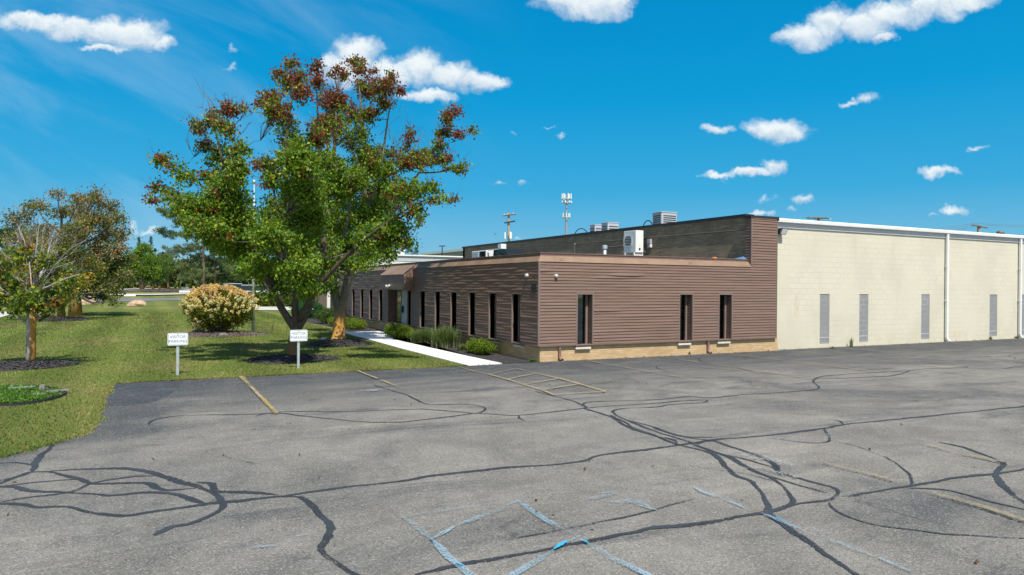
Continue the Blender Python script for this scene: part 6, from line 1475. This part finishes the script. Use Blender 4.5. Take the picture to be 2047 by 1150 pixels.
# ------------------------------------------------------------------ tree island, wheel stops, far signs
c = at(312, 583); 
mound('island_mulch', c[0], c[1]+1, wpx(c, 170)/2, 7.5, .35, M['mulchbrown'], 'low brown mulched island under the far trees', seed=21, z=gz(c[0], c[1])+0.06)
def stop(px0, px1, py, lab):
    a, b = Vector(at(px0, py)), Vector(at(px1, py)); a.z += .05; b.z += .05; d = (b-a).normalized(); s = Vector((-d.y, d.x, 0))*.12; mb = MB(); up = Vector((0, 0, .28))
    mb.quad(a-s, b-s, b-s*.6+up, a-s*.6+up); mb.quad(a-s*.6+up, b-s*.6+up, b+s*.6+up, a+s*.6+up); mb.quad(b+s, a+s, a+s*.6+up, b+s*.6+up); mb.quad(a+s, a-s, a-s*.6+up, a+s*.6+up); mb.quad(b-s, b+s, b+s*.6+up, b-s*.6+up)
    mb.build('wheel_stop', M['white_paint'], base=a, label=lab, cat='wheel stop', group='white wheel stops in the far lot')
stop(246, 271, 593, 'white wheel stop at the front of the mulched island'); stop(358, 388, 585.5, 'white wheel stop right of the mulched island')
b = at(351, 577); D = (Vector(b)-CAMP).dot(_f); t = thing('lot_sign', b, 'small white sign on two posts under the far trees', 'sign'); s = D/FPX
mb = MB(); mb.box(b[0]-1.5*s, b[0]-.5*s, b[1]-.1, b[1]+.1, b[2], b[2]+14*s); mb.build('post', M['white_paint'], t)
mb = MB(); mb.box(b[0]-1.5*s, b[0]+9*s, b[1]-.15, b[1]-.11, b[2]+8*s, b[2]+17*s); mb.build('panel', M['sign_white'], t)
mb = MB(); mb.box(b[0]-11*s, b[0]-9*s, b[1]-.1, b[1]+.1, b[2], b[2]+12*s); mb.build('post', M['white_paint'], t)
# orange flower patch near that sign
b = at(328, 577.5); shrub('orange_flowers', (b[0], b[1]), 1.3, .8, .5, (0.45,0.20,0.02), 'orange and yellow flower patch under the purple tree', n=900, ls=.12, cat='flowers')
bpy.data.objects['orange_flowers'].location.z = b[2]
# ------------------------------------------------------------------ white car across the lawn
def car(c, yaw, label, lamp=True):
    t = thing('parked_car', c, label, 'car'); t.rotation_euler = (0, 0, yaw)
    def loc(mb, name, mat, par, smooth=False, bevel=0.0):
        me = bpy.data.meshes.new(name); me.from_pydata(mb.v, [], mb.f); me.materials.append(mat); me.polygons.foreach_set('use_smooth', [smooth]*len(me.polygons)); o = bpy.data.objects.new(name, me); SC.collection.objects.link(o); o.parent = par
        if bevel: m_ = o.modifiers.new('bevel', 'BEVEL'); m_.width = bevel; m_.segments = 3; m_.limit_method = 'ANGLE'
        return o
    W2 = .92
    mb = MB(); prof = [(-2.3,.35),(-2.35,.75),(-2.25,1.0),(-1.15,1.10),(-.9,1.12),(2.2,1.12),(2.32,.95),(2.34,.5),(2.25,.33)]
    mb.prism(prof[::-1], 'y', -W2, W2); body = loc(mb, 'body', M['carwhite'], t, bevel=.06)
    mb = MB(); A = [(-1.25,1.1),(-.55,1.66),(1.75,1.68),(2.15,1.1)]; n = 4; wi = [.90,.72,.72,.90]
    mb.v = [(x, -w, z) for (x, z), w in zip(A, wi)]+[(x, w, z) for (x, z), w in zip(A, wi)]; mb.f = [(0,1,2,3),(7,6,5,4),(0,4,5,1),(1,5,6,2),(2,6,7,3)]; mb.m = [0]*5; loc(mb, 'cabin', M['glass'], t)
    mb = MB(); mb.box(-.6, 1.8, -.73, .73, 1.66, 1.71)
    for x in (-.05, .95): mb.prism([(x-.04, 1.1), (x+.05, 1.1), (x+.05, 1.68), (x-.04, 1.68)], 'y', -.80, -.70)
    loc(mb, 'roof', M['carwhite'], t, bevel=.02)
    for x in (-1.45, 1.4):
        for s in (-1, 1):
            mb = MB(); mb.lathe((x, s*.80, .34), [(.2, -.1*s), (.34, -.09*s), (.34, .12*s), (.3, .13*s)] if s > 0 else [(.3, -.13), (.34, -.12), (.34, .09), (.2, .1)], 20, 'y'); w = loc(mb, 'wheel', M['rubber'], t)
            mb = MB(); mb.lathe((x, s*.935, .34), [(.2, -.005), (.2, .005)], 12, 'y'); loc(mb, 'rim', M['galv'], w)
    for s in (-1, 1):
        mb = MB(); mb.box(2.2, 2.36, s*.75-.1, s*.75+.1, .75, 1.1); loc(mb, 'tail_lamp', M['lamp_red'], t)
        mb = MB(); mb.box(-2.36, -2.2, s*.65-.16, s*.65+.16, .72, .88); loc(mb, 'headlight', M['hvac'], t)
    for s in (-1, 1):
        mb = MB(); mb.box(-.75, -.55, s*1.0-.08, s*1.0+.08, 1.1, 1.24); loc(mb, 'mirror', M['carwhite'], t)
    return t
cc = atD(520, 575, 74); car((cc.x, cc.y, gz(cc.x, cc.y)+.28), math.pi-YAW+0.3, 'white car parked beyond the shrubs, seen between hydrangea and pear tree')
cc = atD(468, 575, 84); t2 = car((cc.x, cc.y, gz(cc.x, cc.y)+.2), math.pi/2+.2, 'second parked car with red tail lamps, left of the white one')
t2.name = 'parked_car'
# ------------------------------------------------------------------ far buildings
t = thing('white_building', (11.9, 53.2, 0), 'long low off-white building with pink brick end behind the brown wing', 'building')
z = onY(780, 510, 53.2).z; zt = z
mb = MB(); mb.box(11.9, 40, 53.2, 57.6, 0, zt-.045); mb.build('wall', M['offwhite_wall'], t)
mb = MB(); mb.box(11.87, 11.9, 53.21, 57.6, 0, zt-.36); mb.build('brick_end', M['brick_red'], t)
mb = MB(); mb.box(11.75, 40, 53.05, 57.7, zt-.04, zt+.06); mb.build('eave', M['white_paint'], t)
mb = MB(); mb.box(11.89, 40, 53.17, 53.2, zt-.45, zt-.05); mb.build('fascia', M['hvac'], t)
t = thing('grey_warehouse', (45, 96, gz(45, 96)), 'far grey metal building with a bright white roof edge', 'building'); zz = onX(927, 497, 45).z; y0 = onX(935, 497, 45).y; y1 = onX(845, 507, 45).y
mb = MB(); mb.box(45, 90, y0-12, y1, .5, zz-.4); mb.build('wall', M['warehouse'], t)
mb = MB(); mb.box(44.8, 90.2, y0-12.2, y1+.2, zz-.4, zz); mb.build('roof_edge', M['white_paint'], t)
# small things showing over the white roof
for px, w, pt, lab in [(776,14,505,'low white roof unit on the white building, left one'),(812,7,503,'small white box on the white roof, right one')]:
    b = atD(px, 515, 56); wd = w*56/FPX; mb = MB(); mb.box(b.x-wd/2, b.x+wd/2, 54.5, 55.6, zt+.06, atD(px, pt, 56).z+.1); mb.box(b.x-wd/2-.05, b.x+wd/2+.05, 54.4, 55.7, atD(px, pt, 56).z+.1, atD(px, pt, 56).z+.15); mb.build('roof_box', M['white_paint'], base=(b.x, 55, zt), label=lab, cat='roof box', bevel=.02)
# ------------------------------------------------------------------ poles and tower
def up(px, ptop, D): c = atD(px, ptop, D); return c
D = 92; c = up(884, 492, D); gb = gz(c.x, c.y); t = thing('light_pole', (c.x, c.y, gb), 'thin dark twin-head light pole against the grey warehouse', 'light pole'); s = D/FPX
mb = MB(); mb.tube([(c.x, c.y, gb), (c.x, c.y, c.z)], [.10, .07], 8); mb.build('pole', M['black'], t)
for k in (-1, 1): mb = MB(); q = Vector((c.x, c.y, c.z))+_r*(k*3.6*s); a = Vector((c.x, c.y, c.z)); mb.tube([a, a+(q-a)*.35], .04, 6); mb.prism([(0, 0)]*0 or [(q.x-.16, q.z-.05), (q.x+.16, q.z-.05), (q.x+.13, q.z+.06), (q.x-.13, q.z+.06)], 'y', q.y-.15, q.y+.15); mb.build('lamp_head', M['black'], t)
D = 95; c = up(1017, 429, D); s = D/FPX; gb = gz(c.x, c.y)
t = thing('utility_pole', (c.x, c.y, gb), 'pale wooden utility pole with two crossarms and white transformers, left of the cell tower', 'utility pole', 'wooden utility poles')
mb = MB(); mb.tube([(c.x, c.y, gb), (c.x, c.y, c.z+.2)], [.22, .16], 10); mb.build('pole', M['polewood'], t)
def bar(name, px0, py0, px1, py1, D, r, mat, t, par=None): a = atD(px0, py0, D); b = atD(px1, py1, D); mb = MB(); mb.tube([a, b], r, 6); return mb.build(name, mat, par or t)
bar('crossarm', 1005, 431.5, 1031, 428, D-.3, .10, M['conduit'], t); bar('crossarm', 1008, 446, 1030, 442, D-.3, .09, M['black'], t)
for (px, w, y0, y1) in [(1009.5, 3.2, 465, 478), (1020.5, 5.4, 464, 478)]:
    a = atD(px, y1, D-.5); z1 = atD(px, y0, D-.5).z; mb = MB(); mb.lathe((a.x, a.y, 0), [(w/2*s*.9, a.z), (w/2*s, a.z+.05), (w/2*s, z1-.05), (w/2*s*.6, z1)], 14); mb.build('transformer', M['white_paint'], t, smooth=False)
for (px, py) in [(1008,431),(1014,430),(1026,429),(1030,430)]: a = atD(px, py-1.5, D-.3); mb = MB(); mb.lathe((a.x, a.y, a.z), [(.04, -.1), (.08, 0), (.03, .12)], 8); mb.build('insulator', M['hvac'], t)
def tower():
    D = 235; c = up(1132.5, 389, D); s = D/FPX; t = thing('cell_tower', (c.x, c.y, gz(c.x, c.y)), 'distant cell tower with three tiers of white panel antennas', 'tower')
    mb = MB(); mb.tube([(c.x, c.y, .9), (c.x, c.y, atD(1132, 440, D).z), (c.x, c.y, c.z)], [.55, .35, .22], 10); mb.build('mast', M['metalgrey'], t)
    for (py, hw, ph, n, pw) in [(393, 9, 11, 6, 2.0), (404, 9.5, 4, 7, 2.4), (431, 7, 9, 5, 1.7)]:
        z = atD(1132, py, D).z; mb = MB(); z2 = z-ph*s*.45
        for i in range(8):
            a0, a1 = i*math.pi/4, (i+1)*math.pi/4; mb.tube([(c.x+math.cos(a0)*hw*s, c.y+math.sin(a0)*hw*s, z2), (c.x+math.cos(a1)*hw*s, c.y+math.sin(a1)*hw*s, z2)], .13, 5)
            if i % 2: mb.tube([(c.x, c.y, z2-.3), (c.x+math.cos(a0)*hw*s, c.y+math.sin(a0)*hw*s, z2)], .12, 5)
        pf = mb.build('platform', M['metalgrey'], t)
        for i in range(n):
            a = 2*math.pi*i/n+.35; x, y = c.x+math.cos(a)*hw*s, c.y+math.sin(a)*hw*s; mb = MB(); mb.box(x-pw*s/2, x+pw*s/2, y-.15, y+.15, z-ph*s/2, z+ph*s/2); mb.build('antenna', M['white_paint'], pf, bevel=.03)
tower()
def pole2(px, ptop, D, px0, py0, px1, py1, label, braces=False, thick=.16):
    c = up(px, ptop, D); gb = gz(c.x, c.y); t = thing('utility_pole', (c.x, c.y, gb), label, 'utility pole', 'wooden utility poles'); mb = MB(); mb.tube([(c.x, c.y, gb), (c.x, c.y, c.z)], [.2, thick], 10); mb.build('pole', M['polewood'], t)
    bar('crossarm', px0, py0, px1, py1, D-.25, .085, M['conduit'], t)
    if braces:
        for k in (-1, 1): bar('brace', px+k*9, (py0+py1)/2+1, px, ptop+9, D-.25, .03, M['conduit'], t)
        a = atD(px1+4, py1+3, D); mb = MB(); mb.tube([atD(px1-2, py1, D-.25), a], .04, 6); mb.lathe(a, [(.05, -.15), (.07, 0), (.05, .15)], 8); mb.build('cutout', M['hvac'], t)
    for k in range(4): mb = MB(); a = atD(px0+(px1-px0)*(k+.3)/3.8, py0+(py1-py0)*k/3-1.5, D-.25); mb.lathe(a, [(.03, -.12), (.06, 0), (.02, .1)], 7); mb.build('insulator', M['conduit'], t)
    return c
pole2(1636, 434, 75, 1613, 435.5, 1656, 436, 'utility pole crossarm with braces, just over the cream roof near the brown panel', True)
pole2(1957, 450, 88, 1943, 450, 1974, 455.5, 'utility pole with tilted crossarm over the cream roof near the right edge', False, .2)
# wires
def wire(name, a, b, sag, label, r=.022):
    P = [a.lerp(b, i/16)-Vector((0, 0, sag*4*(i/16)*(1-i/16))) for i in range(17)]; mb = MB(); mb.tube(P, r, 4); mb.build(name, M['conduit'], base=a, label=label, cat='wire', group='wires over the cream roof')
for (p0, p1, q) in [((1640,474,75),(1944,447.5,88),'wire climbing from the left to the top of the right utility pole, uppermost'),((1700,474,78),(1952,449,88),'wire climbing to the right utility pole, middle one'),((1760,476,80),(1944,453.5,88),'wire climbing to the right utility pole, lowest one'),
                    ((1944,446.5,88),(2200,449,100),'upper wire running from the utility pole to the right edge'),((1970,450,88),(2200,452,100),'lower wire running from the utility pole to the right edge')]:
    wire('overhead_wire', atD(*p0), atD(*p1), .25, q)
# flying bird, low weeds and leaves on the asphalt
b = atD(990, 468, 60); mb = MB(); f_ = .16
mb.v = [(b.x-.16, b.y, b.z+.05), (b.x, b.y-.05, b.z), (b.x+.0, b.y+.07, b.z+.0), (b.x+.16, b.y, b.z+.06), (b.x, b.y, b.z-.05), (b.x, b.y+.2, b.z+.0)]; mb.f = [(0,1,2),(1,3,2),(1,4,5),(1,5,2),(0,2,4),(3,4,2)]; mb.m = [0]*6
mb.build('bird', M['black'], base=b, label='tiny dark bird flying over the brick roof edge', cat='bird')
def litter():
    spots = [(1074,741),(1160,775),(372,846),(700,860),(1300,700),(600,915),(640,958),(790,800),(575,850),(1208,706),(1100,771),(1193,772),(980,836),(1190,835),(445,913)]
    P = []; 
    for px, py in spots:
        p = G(px, py, 0); P.append((p.x, p.y, .02))
    for _ in range(420):
        x = rnd.uniform(-1, 40); y = 18.2-abs(rnd.gauss(0, .12)) if x < 20 else 18.4-abs(rnd.gauss(0, .12)); P.append((x, y, .014))
    for _ in range(45): p = G(rnd.uniform(0, 2047), rnd.uniform(760, 1140), 0); P.append((p.x, p.y, .014))
    P = np.array(P); n = len(P); d = nprng.normal(0, 1, (n, 3)); d[:, 2] *= .15
    col = vary((0.20,0.13,0.07), n, .4, .2); leaves('fallen_leaves', P, np.full(n, .05), col, M['leaf'], None, droop=0, kind='stuff', outdir=np.array([0, 0, 0]))
litter()
# pebbles along the wall foot
def pebbles():
    n = 2600; X = nprng.uniform(10.4, 60, n); Y = np.where(X < 20.2, 18.25, 18.42)-np.abs(nprng.normal(0, .07, n)); s = nprng.uniform(.006, .02, n)
    V = np.zeros((n*2, 4, 3)); z = .008
    for k in range(n):
        a = rnd.uniform(0, 3.14); c_, q = math.cos(a)*s[k], math.sin(a)*s[k]; x, y = X[k], Y[k]
        V[2*k] = [(x-c_, y-q, z), (x+q, y-c_, z), (x+c_*.3, y, z+s[k]*1.1), (x-q, y+c_, z)]; V[2*k+1] = [(x+c_, y+q, z), (x-q, y+c_, z), (x+c_*.3, y, z+s[k]*1.1), (x+q, y-c_, z)]
    tri_mesh('gravel', V, vary((0.33,0.31,0.28), n*2, .35, .05), M['petal'], kind='stuff', label='loose pale grit along the foot of the walls')
pebbles()
# few weeds growing at the wall foot
for (px, py, r0, h, lab) in [(1702,694,.10,.42,'single upright weed at the foot of the cream wall between grey panels'),(1968,679,.07,.2,'short stub of weed at the cream wall right of the first downspout'),(2027,677,.14,.16,'weeds at the foot of the far right downspout'),(1665,697,.16,.10,'low weeds at the cream wall under the first grey panel'),(1357,707,.05,.12,'tiny weed on the asphalt at the brick base')]:
    p = G(px, py, 0); ornamental((p.x, min(p.y, 18.40 if p.x > 20.2 else 18.25)), r0, h, 60, lab, int(px))
